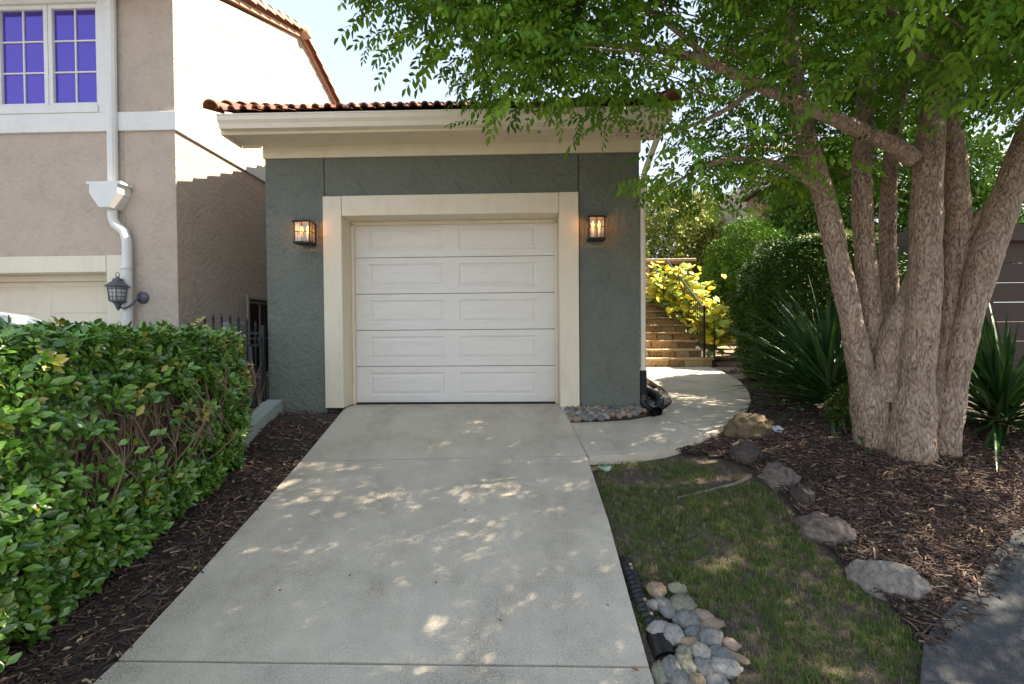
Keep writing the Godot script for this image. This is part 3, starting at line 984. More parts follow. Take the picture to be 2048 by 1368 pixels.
func build_car():
	var c := thing("parked_car", "pale blue grey car parked behind the hedge before the cream garage door", "car", Vector3(-5.15, -0.62, -3.45))
	c.rotation.y = PI
	c.scale = Vector3.ONE * 1.035
	var body := [Vector2(-2.2, 0.3), Vector2(-2.25, 0.7), Vector2(-2.1, 0.88), Vector2(-1.2, 0.98), Vector2(1.9, 1.0), Vector2(2.15, 0.9), Vector2(2.2, 0.5), Vector2(2.15, 0.3)]
	var st := mb()
	prism(st, body, Vector3(-0.88, 0, 0), Vector3(0.88, 0, 0), Vector3(0, 0, 1), Vector3.UP)
	part(st, "body", M.car, c)
	# cabin with a rounded roof, as rings along the car
	st = mb(true)
	var secs := []
	for q in [[-1.25, 0.98, 0.80, 0.02], [-0.75, 1.38, 0.72, 0.3], [-0.3, 1.6, 0.66, 0.45], [0.4, 1.66, 0.65, 0.5], [1.0, 1.6, 0.65, 0.45], [1.5, 1.35, 0.68, 0.3], [1.9, 1.0, 0.75, 0.02]]:
		var ring := []
		for k in 11:
			var a := PI * k / 10
			var e := 0.45
			ring.append(Vector3(signf(cos(a)) * pow(absf(cos(a)), e) * q[2], 0.95 + pow(sin(a), e) * (q[1] - 0.95), q[0]))
		secs.append(ring)
	for i in secs.size() - 1:
		for k in 10:
			var o: Vector3 = secs[i][k] - Vector3(0, 0.9, secs[i][k].z)
			quad(st, secs[i][k], secs[i][k + 1], secs[i + 1][k + 1], secs[i + 1][k], o)
	part(st, "cabin", M.car, c)
	for s in [-1.0, 1.0]:
		st = mb()
		quad(st, Vector3(s * 0.815, 1.02, -0.75), Vector3(s * 0.7, 1.45, -0.4), Vector3(s * 0.69, 1.5, 0.9), Vector3(s * 0.8, 1.02, 1.45), Vector3(s, 0.2, 0))
		part(st, "side_window", M.dark_glass, c)
		for z in [-1.4, 1.4]:
			st = mb(true)
			tube(st, [Vector3(s * 0.7, 0.33, z), Vector3(s * 0.9, 0.33, z)], [0.33, 0.33], 20)
			var wh := part(st, "wheel", M.rubber, c)
			st = mb(true)
			tube(st, [Vector3(s * 0.9, 0.33, z), Vector3(s * 0.91, 0.33, z)], [0.21, 0.19], 16)
			part(st, "rim", M.grey_metal, wh)
		for z in [-2.235, 2.19]:
			st = mb()
			box(st, Vector3(s * 0.5, 0.66, z), Vector3(s * 0.8, 0.78, z + 0.04), 0.01)
			part(st, "headlight" if z < 0 else "tail_light", mat(lin(0.6, 0.6, 0.6) if z < 0 else lin(0.4, 0.02, 0.02), 0.2), c)

# ------------------------------------------------------------------ house far behind the tree
func build_far_house():
	var f := thing("far_house", "beige house with stone chimney and brown door half hidden behind the tree", "house")
	var z := -15.0
	var a := at_z(1582, 490, z)
	var st := mb()
	box(st, Vector3(a.x, 0.0, z - 6), Vector3(10.0, 6.2, z))
	part(st, "wall", M.beige_plain, f)
	# chimney of coursed stones
	var c0 := at_z(1522, 600, z + 0.5).x
	var ch := Node3D.new()
	ch.name = "chimney"
	f.add_child(ch)
	st = mb()
	box(st, Vector3(c0 + 0.03, 0.0, z - 0.5), Vector3(a.x + 0.25, 4.92, z + 0.47))
	part(st, "core", M.chimney, ch)
	var shapes := []
	for k in 5:
		st = mb()
		box(st, Vector3(0, 0, -0.06), Vector3(0.16 + 0.05 * k, 0.085, 0.0), 0.012)
		shapes.append(done(st))
	var y := 1.7
	var mats := [M.chimney, M.flag_b, M.flag_a]
	while y < 4.9:
		var x := c0
		while x < a.x + 0.2:
			var k := rng.randi() % 5
			var o := put(shapes[k], "stone", mats[rng.randi() % 3], ch, Vector3(x, y, z + 0.5 + rng.randf_range(0.0, 0.035)))
			x += 0.17 + 0.05 * k
		y += 0.093
	st = mb()
	box(st, Vector3(c0 - 0.12, 4.93, z - 0.6), Vector3(a.x + 0.35, 5.03, z + 0.62), 0.01)
	part(st, "cap", M.siding, ch)
	st = mb()
	prism(st, [Vector2(-0.6, 6.1), Vector2(3.0, 7.6), Vector2(3.0, 7.5), Vector2(-0.6, 5.98)], Vector3(a.x - 0.3, 0, z), Vector3(11, 0, z), Vector3(0, 0, -1), Vector3.UP)
	part(st, "roof", M.tile1, f)
	st = mb()
	tube(st, [Vector3(a.x + 0.35, 6.0, z + 0.06), Vector3(a.x + 0.35, 0.4, z + 0.06)], [0.05, 0.05], 8)
	part(st, "downspout", M.white, f)
	# lower wing with a brown door, seen past the right trunks
	var g := thing("brown_door_wing", "low dark brown wing with boarded garage door behind the spiky plant", "building")
	st = mb()
	box(st, Vector3(6.9, -0.5, -11.0), Vector3(8.05, 2.62, -8.6))
	box(st, Vector3(8.051, 2.35, -11.0), Vector3(12.0, 2.62, -8.6))
	part(st, "wall", M.siding, g)
	for k in 8:
		st = mb()
		box(st, Vector3(8.055, -0.4 + k * 0.34, -8.75), Vector3(12.0, -0.4 + k * 0.34 + 0.332, -8.7 + 0.004 * (k % 2)), 0.008)
		part(st, "door_board", M.siding, g)


# ------------------------------------------------------------------ steps, railing, vine
func build_stairs():
	var s := thing("stone_steps", "golden flagstone steps with rough stone risers beyond the walkway", "steps")
	var x0 := 1.75
	var x1 := 3.5
	var y := 0.165
	var z := -9.3
	var rise := 0.165
	var run := 0.31
	var mats := [M.flag_a, M.flag_b, M.flag_c, M.flag_a]
	for i in 10:
		var xr := x1 + (0.06 if i == 0 else -0.03)
		var st := mb()
		box(st, Vector3(x0, y - 0.4, z - 3.4 + i * 0.1), Vector3(xr - 0.03, y + rise - 0.05, z - 0.045))
		part(st, "core", M.flag_b, s)
		# riser of irregular stones
		var x := x0
		while x < xr - 0.03:
			var w := minf(rng.randf_range(0.16, 0.42), xr - 0.03 - x)
			if xr - 0.03 - x - w < 0.1: w = xr - 0.03 - x
			var sk := rng.randf_range(-0.05, 0.05)
			st = mb()
			prism(st, [Vector2(x + 0.006, y + 0.001), Vector2(x + w - 0.006, y + 0.001), Vector2(x + w - 0.006 + (sk if x + w < xr - 0.05 else 0.0), y + rise - 0.048), Vector2(x + 0.006 - sk * 0.5, y + rise - 0.048)], Vector3(0, 0, z - 0.05), Vector3(0, 0, z - rng.randf_range(0.0, 0.018)), Vector3.RIGHT, Vector3.UP)
			part(st, "riser_stone", mats[rng.randi() % 4], s)
			x += w
		# tread slabs
		x = x0
		while x < xr:
			var w := minf(rng.randf_range(0.35, 0.7), xr - x)
			if xr - x - w < 0.2: w = xr - x
			st = mb()
			var j := rng.randf_range(-0.012, 0.012)
			box(st, Vector3(x + 0.004, y + rise - 0.046, z - run - 0.06), Vector3(x + w - 0.004, y + rise + rng.randf_range(-0.004, 0.003), z + 0.03 + j), 0.012)
			part(st, "tread_stone", mats[rng.randi() % 3], s)
			x += w
		y += rise
		z -= run
	# pale cheek wall at the head of the flight, and the far garden wall with its cap
	var gw := thing("garden_wall", "pale stucco garden wall with stone cap at the head of the steps", "wall")
	var st := mb()
	box(st, Vector3(1.5, 0.5, -12.9), Vector3(2.75, 2.35, -12.5), 0.01)
	part(st, "wall", M.beige_plain, gw)
	st = mb()
	box(st, Vector3(1.45, 2.351, -12.95), Vector3(2.8, 2.42, -12.45), 0.015)
	part(st, "cap", M.flag_c, gw)
	st = mb()
	box(st, Vector3(3.1, 0.5, -13.4), Vector3(3.3, 2.7, -13.0), 0.01)
	box(st, Vector3(4.2, 0.5, -13.4), Vector3(4.4, 2.7, -13.0), 0.01)
	part(st, "pier", M.flag_b, gw)
	st = mb()
	box(st, Vector3(3.05, 2.701, -13.45), Vector3(4.5, 2.78, -12.95), 0.015)
	part(st, "beam", M.flag_c, gw)
	# railing
	var r := thing("stair_railing", "black metal stair railing under the yellow vine", "railing")
	var xr := 3.42
	var base := Vector3(xr, 0.33, -9.42)
	var dir := Vector3(0, rise, -run)
	st = mb()
	box(st, base + Vector3(-0.018, -0.01, -0.018), base + Vector3(0.018, 1.0, 0.018), 0.003)
	part(st, "newel", M.iron, r)
	st = mb()
	tube(st, [base + Vector3(0, 0.93, 0), base + Vector3(0, 0.93, 0) + dir * 8], [0.02, 0.02], 8)
	part(st, "handrail", M.iron, r)
	st = mb()
	tube(st, [base + Vector3(0, 0.16, 0), base + Vector3(0, 0.16, 0) + dir * 8], [0.012, 0.012], 6)
	part(st, "bottom_rail", M.iron, r)
	for k in range(1, 22):
		var p := base + dir * (k * 0.37)
		st = mb()
		tube(st, [p + Vector3(0, 0.16, 0), p + Vector3(0, 0.93, 0)], [0.008, 0.008], 6)
		part(st, "picket", M.iron, r)
	st = mb()
	box(st, base + Vector3(0.14, -0.15, 0.1), base + Vector3(0.165, 0.62, 0.125), 0.003)
	part(st, "side_post", M.iron, r)
	# vine
	var vn := thing("yellow_vine", "sunlit yellow green vine with broad leaves draped over the stair railing", "vine")
	var spine := []
	for q in [[1300, 590, -12.0], [1330, 560, -11.6], [1365, 575, -11.2], [1390, 610, -10.7], [1410, 630, -10.2], [1435, 655, -9.7]]:
		spine.append(at_z(q[0], q[1], q[2]))
	st = mb(true)
	tube(st, spine, [0.015, 0.015, 0.014, 0.013, 0.012, 0.008], 6)
	for k in 26:
		var i := rng.randi() % 5
		var p: Vector3 = spine[i].lerp(spine[i + 1], rng.randf())
		var q := p + Vector3(rng.randf_range(-0.5, 0.5), rng.randf_range(-0.6, 0.35), rng.randf_range(-0.2, 0.45))
		tube(st, [p, (p + q) * 0.5 + Vector3(0, 0.08, 0), q], [0.008, 0.006, 0.004], 5)
	part(st, "stems", M.twig, vn)
	var lm := []
	for k in 4:
		st = mb()
		# broad lobed leaf, hanging from its stalk
		var L := 0.15 + 0.02 * k
		for sg in [-1.0, 1.0]:
			var P := [Vector3(0, 0, 0), Vector3(sg * 0.32, 0.03, -0.12) * L * 1.6, Vector3(sg * 0.52, -0.02, 0.22) * L * 1.6, Vector3(sg * 0.34, -0.04, 0.5) * L * 1.6, Vector3(0, -0.09, 0.78) * L * 1.6, Vector3(0, 0.02, 0.3) * L * 1.6]
			for t in [[0, 1, 5], [1, 2, 5], [2, 3, 5], [3, 4, 5]]:
				tri(st, P[t[0]], P[t[1]], P[t[2]], Vector3.UP)
		lm.append(done(st))
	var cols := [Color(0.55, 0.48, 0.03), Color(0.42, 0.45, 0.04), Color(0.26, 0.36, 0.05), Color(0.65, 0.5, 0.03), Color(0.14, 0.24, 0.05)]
	var vm := []
	for c in cols:
		var m: StandardMaterial3D = M.vine_leaf.duplicate()
		m.vertex_color_use_as_albedo = false
		m.albedo_color = c.linear_to_srgb()
		vm.append(m)
	var xf := []
	var cl := []
	for k in 1300:
		var i := rng.randi() % 5
		var p: Vector3 = spine[i].lerp(spine[i + 1], rng.randf())
		var off := Vector3(rng.randfn(0, 0.22), rng.randfn(-0.12, 0.26), rng.randfn(0.1, 0.25))
		if i >= 3: off *= 0.75
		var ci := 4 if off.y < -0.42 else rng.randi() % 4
		var b := Basis(Vector3.UP, rng.randf_range(-1.4, 1.4)) * Basis(Vector3.RIGHT, rng.randf_range(0.1, 1.1)) * Basis(Vector3.FORWARD, rng.randf_range(-0.5, 0.5))
		b = b.scaled(Vector3.ONE * rng.randf_range(0.4, 0.75))
		if k < 290:
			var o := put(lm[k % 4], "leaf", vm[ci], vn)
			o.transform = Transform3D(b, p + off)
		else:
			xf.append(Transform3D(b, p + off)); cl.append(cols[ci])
	scatter("foliage", lm[1], M.vine_leaf, vn, xf, cl).set_meta("kind", "stuff")
	# stepping stones on the slope beside the steps
	var ss := thing("stepping_stone_path", "flat brown stepping stones climbing the mulch beside the stone steps", "path")
	ss.set_meta("kind", "structure")
	for q in [[1462, 757, 0.42], [1455, 741, 0.5], [1470, 729, 0.45], [1452, 716, 0.5], [1475, 706, 0.5], [1456, 697, 0.42], [1445, 689, 0.42], [1437, 681, 0.4]]:
		var p := on_ground(q[0], q[1], 0.03)
		st = mb()
		var poly := []
		for k in 7:
			var a := TAU * k / 7 + rng.randf_range(-0.25, 0.25)
			poly.append(Vector2(cos(a) * q[2] * rng.randf_range(0.8, 1.05), sin(a) * 0.22 * rng.randf_range(0.8, 1.1)))
		prism(st, poly, Vector3(p.x, p.y - 0.05, p.z), Vector3(p.x, p.y + 0.03, p.z), Vector3.RIGHT, Vector3(0, 0.12, -1).normalized())
		part(st, "stepping_stone", [M.flag_b, M.stone_pink, M.stone_tan][rng.randi() % 3], ss)

# ------------------------------------------------------------------ gate, low wall
func build_gate():
	var g := thing("iron_gate", "arched black iron gate with spear tops between the two buildings", "gate")
	var z := -5.5
	for k in 9:
		var x := -3.904 + k * 0.0985
		var u := (x + 3.5) / 0.48
		var top := 1.03 - 0.14 * u * u
		var st := mb()
		box(st, Vector3(x - 0.008, -0.1, z - 0.008), Vector3(x + 0.008, top - 0.06, z + 0.008))
		var b := part(st, "bar", M.iron, g)
		st = mb()
		tube(st, [Vector3(x, top - 0.06, z), Vector3(x, top - 0.045, z), Vector3(x, top - 0.035, z), Vector3(x, top - 0.01, z), Vector3(x, top + 0.045, z)], [0.008, 0.016, 0.008, 0.016, 0.001], 6)
		part(st, "finial", M.iron, b)
	for y in [0.83, 0.69, -0.03]:
		var st := mb()
		box(st, Vector3(-3.98, y, z - 0.013), Vector3(-3.045, y + 0.022, z + 0.013))
		part(st, "rail", M.iron, g)
	for x in [-4.0, -3.045]:
		var st := mb()
		box(st, Vector3(x, -0.2, z - 0.02), Vector3(x + 0.035, 0.93, z + 0.02), 0.003)
		part(st, "post", M.iron, g)
	var st := mb()
	box(st, Vector3(-3.07, 0.72, z + 0.02), Vector3(-3.03, 0.8, z + 0.035), 0.003)
	part(st, "latch", M.iron, g)
	var w := thing("low_wall", "low sloping green painted kerb wall between mulch strip and gate", "wall")
	st = mb()
	var A := [Vector3(-3.03, 0.07, -5.54), Vector3(-2.83, 0.07, -5.54), Vector3(-2.78, -0.27, -4.3), Vector3(-2.96, -0.27, -4.3)]
	quad(st, A[0], A[1], A[2], A[3], Vector3.UP)
	for i in 4:
		var p: Vector3 = A[i]
		var q: Vector3 = A[(i + 1) % 4]
		var o := (p + q) * 0.5 - Vector3(-2.9, 0, -4.9)
		o.y = 0
		quad(st, p, q, q + Vector3.DOWN * 0.5, p + Vector3.DOWN * 0.5, o)
	part(st, "wall", M.curb, w)
	# paving behind the gate
	st = mb()
	box(st, Vector3(-4.08, -0.3, -11.9), Vector3(-3.04, -0.145, -5.2))
	struct(st, "path", M.concrete_old, "narrow concrete path behind the iron gate", "path")

# ------------------------------------------------------------------ hedge
func build_hedge():
	var h := thing("hedge", "clipped glossy green hedge with bare twiggy patches beside the driveway", "hedge")
	var x0 := -4.0
	var x1 := -2.6
	var z0 := -4.5
	var z1 := -0.6
	var top := 0.78
	# twigs: stems rising from the ground and forking towards the faces
	var st := mb(true)
	for k in 150:
		var z := rng.randf_range(z0 + 0.15, -1.2)
		var x := rng.randf_range(-3.3, -2.85)
		var p := Vector3(x, ground(x, z) - 0.02, z)
		var q := p + Vector3(rng.randf_range(-0.15, 0.2), rng.randf_range(0.3, 0.5), rng.randf_range(-0.2, 0.2))
		tube(st, [p, q], [0.013, 0.009], 5, false)
		for f in 5:
			var r := q + Vector3(rng.randf_range(-0.1, 0.28), rng.randf_range(0.15, 0.5), rng.randf_range(-0.3, 0.3))
			tube(st, [q, (q + r) * 0.5 + Vector3(0.03, 0, 0), r], [0.007, 0.006, 0.004], 4, false)
			for e in 4:
				var s := r + Vector3(rng.randf_range(-0.05, 0.22), rng.randf_range(0.02, 0.4), rng.randf_range(-0.22, 0.22))
				s.x = minf(s.x, x1 - 0.02)
				s.y = minf(s.y, top)
				tube(st, [r, s], [0.004, 0.002], 3, false)
	part(st, "branches", M.twig, h)
	# leaf rosettes
	var ros := []
	for v in 3:
		st = mb()
		for k in 8:
			var a := TAU * k / 8 * 1.6 + v
			var el := 0.15 + 0.09 * k
			var d := Vector3(cos(a) * cos(el), sin(el), sin(a) * cos(el))
			leaf(st, d * 0.008 + Vector3(0, 0.006 * k, 0), d, Vector3.UP, rng.randf_range(0.044, 0.07), rng.randf_range(0.025, 0.036), 0.2, 0.12)
		ros.append(done(st))
	var one := []
	for v in 4:
		st = mb()
		leaf(st, Vector3.ZERO, Vector3(0, 0, 1), Vector3.UP, 0.07 + 0.006 * v, 0.038 + 0.002 * v, 0.22, 0.12)
		one.append(done(st))
	var hue := func() -> Color:
		var t := rng.randf()
		if t < 0.07: return Color(0.30, 0.29, 0.035)
		return Color(0.035, 0.11, 0.015).lerp(Color(0.14, 0.29, 0.035), rng.randf())
	var bare := FastNoiseLite.new()
	bare.seed = 5
	bare.frequency = 0.9
	var xf := [[], [], []]
	var cl := [[], [], []]
	var n := 0
	while n < 6300:
		var face := rng.randf()
		var p: Vector3
		var out: Vector3
		var z := rng.randf_range(z0, z1)
		var gy := ground(-2.7, z) + 0.06
		if face < 0.62:
			var y := lerpf(gy, top, pow(rng.randf(), 0.9))
			var bulge := 0.10 * sin((y - gy) / (top - gy) * PI) + 0.05 * bare.get_noise_2d(z * 3, y * 3)
			p = Vector3(x1 - 0.06 + bulge, y, z)
			out = Vector3(1, 0.35, 0)
			# bare patch in the middle of the face, where the twigs show
			var e := Vector2((z + 3.3) / 0.95, (y - 0.1) / 0.45).length()
			var thin := clampf(1.28 - e, 0, 1) * 1.0 + clampf(bare.get_noise_2d(z * 2.2, y * 2.2 + 9) - 0.12, 0, 1)
			if rng.randf() < thin: continue
			p.x -= absf(rng.randfn(0, 0.07))
		elif face < 0.87:
			p = Vector3(rng.randf_range(x0, x1 + 0.02), top + rng.randfn(0, 0.025), z)
			out = Vector3(0.1, 1, 0)
		else:
			var y := lerpf(gy, top, rng.randf())
			p = Vector3(rng.randf_range(x0, x1), y, z0 + rng.randf_range(-0.04, 0.08) - 0.05 * sin((y - gy) / (top - gy) * PI))
			out = Vector3(0.2, 0.35, -1)
		# round the far corner and the top edge
		var dz := maxf(0.0, (z0 + 0.25) - p.z)
		if p.x > x1 - 0.25 and dz > 0: p.x -= dz * dz * 2.0
		out = (out + Vector3(rng.randfn(0, 0.4), rng.randfn(0.25, 0.35), rng.randfn(0, 0.4))).normalized()
		var b := Basis(out.cross(Vector3(0.3, 0.2, 1)).normalized(), out, Vector3.ZERO)
		b.z = b.x.cross(b.y)
		b = b * Basis(Vector3.UP, rng.randf() * TAU)
		var v := rng.randi() % 3
		xf[v].append(Transform3D(b.scaled_local(Vector3.ONE * rng.randf_range(0.6, 1.3)), p))
		cl[v].append(hue.call())
		n += 1
	# inner leaves
	for k in 900:
		var z := rng.randf_range(z0 + 0.1, z1)
		var p := Vector3(rng.randf_range(x0, x1 - 0.2), lerpf(ground(-2.7, z) + 0.2, top, rng.randf()), z)
		xf[0].append(Transform3D(Basis(Vector3.UP, rng.randf() * TAU) * Basis(Vector3.RIGHT, rng.randf_range(-1, 1)), p))
		cl[0].append(hue.call())
	for v in 3: scatter("foliage", ros[v], M.hedge_leaf, h, xf[v], cl[v]).set_meta("kind", "stuff")
	# the leaves that show largest, one by one
	var lmats := []
	for k in 7:
		var m: StandardMaterial3D = M.hedge_leaf.duplicate()
		m.vertex_color_use_as_albedo = false
		m.albedo_color = (Color(0.30, 0.28, 0.04) if k == 6 else Color(0.04, 0.12, 0.016).lerp(Color(0.15, 0.3, 0.036), k / 5.0)).linear_to_srgb()
		lmats.append(m)
	for k in 300:
		var z := rng.randf_range(-3.4, -1.9)
		var gy := ground(-2.7, z) + 0.08
		var y := lerpf(gy, top + 0.03, rng.randf())
		var bulge := 0.10 * sin((y - gy) / (top - gy) * PI)
		var d := Vector3(rng.randf_range(0.2, 0.8), rng.randf_range(-0.3, 0.8), rng.randf_range(-0.9, 0.9)).normalized()
		var s := d.cross(Vector3(0.8, 0.6, 0.1)).normalized()
		var o := put(one[k % 4], "leaf", lmats[rng.randi() % 6 if rng.randf() < 0.93 else 6], h)
		o.transform = Transform3D(Basis(s, d.cross(s) * -1.0, d).orthonormalized(), Vector3(x1 - 0.03 + bulge, y, z))

# ------------------------------------------------------------------ big tree
func build_tree():
	var t := thing("multi_stem_tree", "large tree with several pale scaly stems and drooping green foliage", "tree")
	# stems: [pixel x, pixel y, depth, radius in pixels at that depth]
	var stems := [
		[[1748, 880, -4.62, 38], [1738, 800, -4.62, 34], [1722, 740, -4.64, 27], [1703, 640, -4.66, 24], [1676, 520, -4.7, 23], [1650, 400, -4.74, 23], [1612, 275, -4.8, 22], [1585, 120, -4.9, 18], [1560, -120, -5.0, 13], [1530, -380, -5.0, 7]],
		[[1768, 880, -4.65, 34], [1758, 780, -4.66, 30], [1752, 690, -4.7, 24], [1735, 560, -4.74, 22], [1724, 400, -4.8, 21], [1728, 250, -4.85, 19], [1745, 60, -4.9, 15], [1770, -200, -4.9, 9]],
		[[1800, 860, -4.9, 30], [1788, 700, -5.0, 22], [1778, 560, -5.05, 18], [1776, 420, -5.1, 17], [1790, 250, -5.15, 14], [1830, 50, -5.2, 10]],
		[[1768, 800, -4.58, 34], [1780, 700, -4.56, 28], [1800, 640, -4.56, 26], [1822, 590, -4.6, 25], [1846, 520, -4.72, 22], [1862, 400, -4.85, 18], [1890, 200, -4.95, 14], [1940, -50, -5.0, 9]],
		[[1818, 888, -4.42, 46], [1826, 830, -4.42, 39], [1833, 740, -4.42, 35], [1848, 600, -4.42, 33], [1852, 460, -4.44, 31], [1856, 340, -4.46, 29], [1868, 200, -4.5, 25], [1880, 60, -4.5, 20], [1895, -200, -4.5, 13], [1900, -450, -4.5, 6]],
		[[1866, 880, -4.5, 31], [1880, 780, -4.52, 28], [1893, 680, -4.54, 22], [1908, 540, -4.56, 24], [1915, 450, -4.56, 26], [1912, 340, -4.58, 22], [1905, 200, -4.6, 18], [1950, 0, -4.6, 13], [1990, -250, -4.6, 7]],
		[[1930, 500, -4.54, 18], [1960, 440, -4.5, 15], [1996, 395, -4.46, 13], [2050, 310, -4.4, 11], [2120, 180, -4.3, 8]],
		[[1884, 885, -4.45, 31], [1897, 820, -4.45, 27], [1912, 740, -4.45, 27], [1940, 620, -4.44, 28], [1974, 500, -4.42, 34], [2010, 400, -4.4, 30], [2050, 290, -4.36, 26], [2110, 120, -4.3, 20], [2170, -120, -4.3, 12]]]
	var limbs := [
		[[1826, 318, -4.46, 20], [1790, 292, -4.4, 18], [1726, 263, -4.3, 17], [1621, 217, -4.2, 15], [1516, 171, -4.1, 13], [1397, 118, -4.0, 11], [1305, 99, -3.95, 7], [1170, 85, -3.9, 5], [1040, 70, -3.9, 3]],
		[[1430, 130, -4.02, 8], [1375, 80, -4.0, 7], [1300, 20, -3.95, 5], [1200, -60, -3.9, 3]],
		[[1516, 171, -4.1, 8], [1450, 220, -3.9, 6], [1350, 260, -3.9, 4], [1220, 270, -4.0, 2.5]],
		[[1640, 380, -4.74, 10], [1560, 330, -4.6, 8], [1450, 320, -4.5, 5], [1340, 370, -4.45, 3]],
		[[1868, 200, -4.5, 15], [1830, 100, -4.0, 12], [1780, 20, -3.4, 9], [1700, -80, -2.9, 5]],
		[[1880, 60, -4.5, 13], [1960, 0, -3.9, 10], [2040, 20, -3.2, 7], [2080, 80, -2.7, 4]],
		[[1745, 60, -4.9, 9], [1650, -40, -5.2, 7], [1500, -100, -5.6, 5], [1350, -120, -5.8, 3]],
		[[2050, 290, -4.36, 12], [2140, 240, -3.8, 8], [2240, 220, -3.2, 5]]]
	var add := func(st: SurfaceTool, l: Array, sides: int):
		# smooth the traced axis with a Catmull-Rom curve
		var ps := []
		var rs := []
		for q in l:
			ps.append(at_z(q[0], q[1], q[2]))
			rs.append(q[3] * (0.84 if q[1] < 780 else 0.95) / FPX * absf(q[2]))
		var P := []
		var Rr := []
		for i in ps.size() - 1:
			var a: Vector3 = ps[maxi(i - 1, 0)]
			var d: Vector3 = ps[mini(i + 2, ps.size() - 1)]
			for k in 10:
				var u := k / 10.0
				P.append(ps[i].cubic_interpolate(ps[i + 1], a, d, u))
				Rr.append(lerpf(rs[i], rs[i + 1], u) * (1.0 + 0.03 * sin(P[-1].y * 9.0 + i) + 0.02 * sin(P[-1].y * 31.0 + i * 2.0)))
		P.append(ps[-1]); Rr.append(rs[-1])
		if l[0][1] > 840: # root flare into the ground
			P.push_front(P[0] + Vector3(0, -0.14, 0)); Rr.push_front(Rr[0] * 1.08)
		tube(st, P, Rr, sides)
	for s in stems:
		var st := mb(true)
		add.call(st, s, 18)
		part(st, "trunk", M.bark, t)
	for l in limbs:
		var st := mb(true)
		add.call(st, l, 10)
		part(st, "limb", M.bark, t)
	# crown: drooping sprays of pointed leaves in clumps through the crown's volume
	var sprays := []
	for v in 4:
		var st := mb()
		var tw := mb()
		var ln := 0.34
		var prev := Vector3.ZERO
		for k in 15:
			var u := k / 14.0
			var p := Vector3(0, -0.28 * ln * u * u, ln * u)
			var s := -1.0 if k % 2 else 1.0
			var d := Vector3(s * rng.randf_range(0.6, 1.0), rng.randf_range(-0.75, -0.1), rng.randf_range(0.3, 0.8))
			if k == 14: d = Vector3(0, -0.6, 1)
			leaf(st, p, d, Vector3(rng.randf_range(-0.3, 0.3), 1, rng.randf_range(-0.3, 0.3)), rng.randf_range(0.055, 0.085), rng.randf_range(0.026, 0.038), 0.2, 0.22)
			if k > 0:
				var w := Vector3(0.002, 0, 0)
				tri(st, prev - w, prev + w, p, Vector3.UP)
			prev = p
		sprays.append(done(st))
	# the crown seen from the drive: lower edge traced in the picture, as pairs x -> lowest y
	var ex := [690, 730, 790, 840, 890, 950, 1000, 1060, 1110, 1170, 1230, 1285, 1330, 1400, 1470, 1540, 1600, 1660, 1740, 1800, 1860, 1920, 1980, 2048, 2200, 2500]
	var ey := [-60, 10, 95, 120, 140, 185, 205, 255, 215, 275, 275, 330, 420, 435, 420, 430, 450, 420, 400, 330, 270, 250, 260, 280, 300, 200]
	var xf := [[], [], [], []]
	var cl := [[], [], [], []]
	var nclump := 0
	var guard := 0
	var limb_px := [Vector2(1826, 318), Vector2(1726, 263), Vector2(1621, 217), Vector2(1516, 171), Vector2(1397, 118), Vector2(1320, 100)]
	while nclump < 680 and guard < 30000:
		guard += 1
		var in_left := nclump < 160
		var px := rng.randf_range(690, 1330) if in_left else rng.randf_range(1330, 2500)
		var py := rng.randf_range(-480, 450) if in_left else rng.randf_range(-900, 450)
		var low := lerp_table(ex, ey, px)
		var left_edge := 1.0 if px > 1300 else 0.0
		var zmin := -4.75 if px < 1330 else lerpf(-5.2, -7.6, clampf((px - 1330) / 300.0, 0, 1))
		var zmax := -3.3 if px < 1300 else lerpf(-3.3, -2.1, clampf((px - 1300) / 500.0, 0, 1))
		var z := -sqrt(rng.randf_range(zmax * zmax, zmin * zmin))
		if nclump >= 500 and nclump < 580: # the back of the crown, over the walkway and shrubs
			z = rng.randf_range(-8.2, -5.6)
			px = rng.randf_range(1420, 2100)
			py = rng.randf_range(-300, 420 if px > 1600 else 300)
			low = lerp_table(ex, ey, px)
		elif nclump >= 580: # the sunward side, shading the mulch bed
			px = rng.randf_range(1900, 3300)
			py = rng.randf_range(-900, 280)
			z = rng.randf_range(-5.2, -1.9)
			low = lerp_table(ex, ey, px)
		var rad := 0.33
		var hides := false
		for q in limb_px.size() - 1:
			if Geometry2D.get_closest_point_to_segment(Vector2(px, py), limb_px[q], limb_px[q + 1]).distance_to(Vector2(px, py)) < 85 and z > -4.6: hides = true
		if hides: continue
		var rp := rad * FPX / -z
		if py > low - rp * 0.95: continue
		var c := at_z(px, py, z)
		# crown as an uneven dome
		var e := Vector3((c.x - 2.9) / 5.6, (c.y - 3.1) / 3.3, (c.z + 4.3) / 3.6)
		if c.y > 3.1 and e.length() > 1.0: continue
		if c.y < 1.6: continue
		# left boundary of the crown slopes up to the left in the picture
		if px < 1000 and py < -260 + (px - 690) * 0.1 - 100: continue
		nclump += 1
		for k in 15:
			var o := Vector3(rng.randfn(0, 0.5), rng.randfn(0, 0.36), rng.randfn(0, 0.5)) * rad * 1.15
			var dir := Vector3(o.x, 0, o.z)
			var yaw := atan2(dir.x, dir.z) + rng.randfn(0, 0.5)
			var b := Basis(Vector3.UP, yaw) * Basis(Vector3.RIGHT, rng.randf_range(-0.6, 0.6)) * Basis(Vector3.BACK, rng.randf_range(-0.5, 0.5))
			var v := rng.randi() % 4
			xf[v].append(Transform3D(b.scaled_local(Vector3.ONE * rng.randf_range(0.75, 1.15)), c + o))
			cl[v].append(Color(0.045, 0.13, 0.012).lerp(Color(0.17, 0.30, 0.022), rng.randf()))
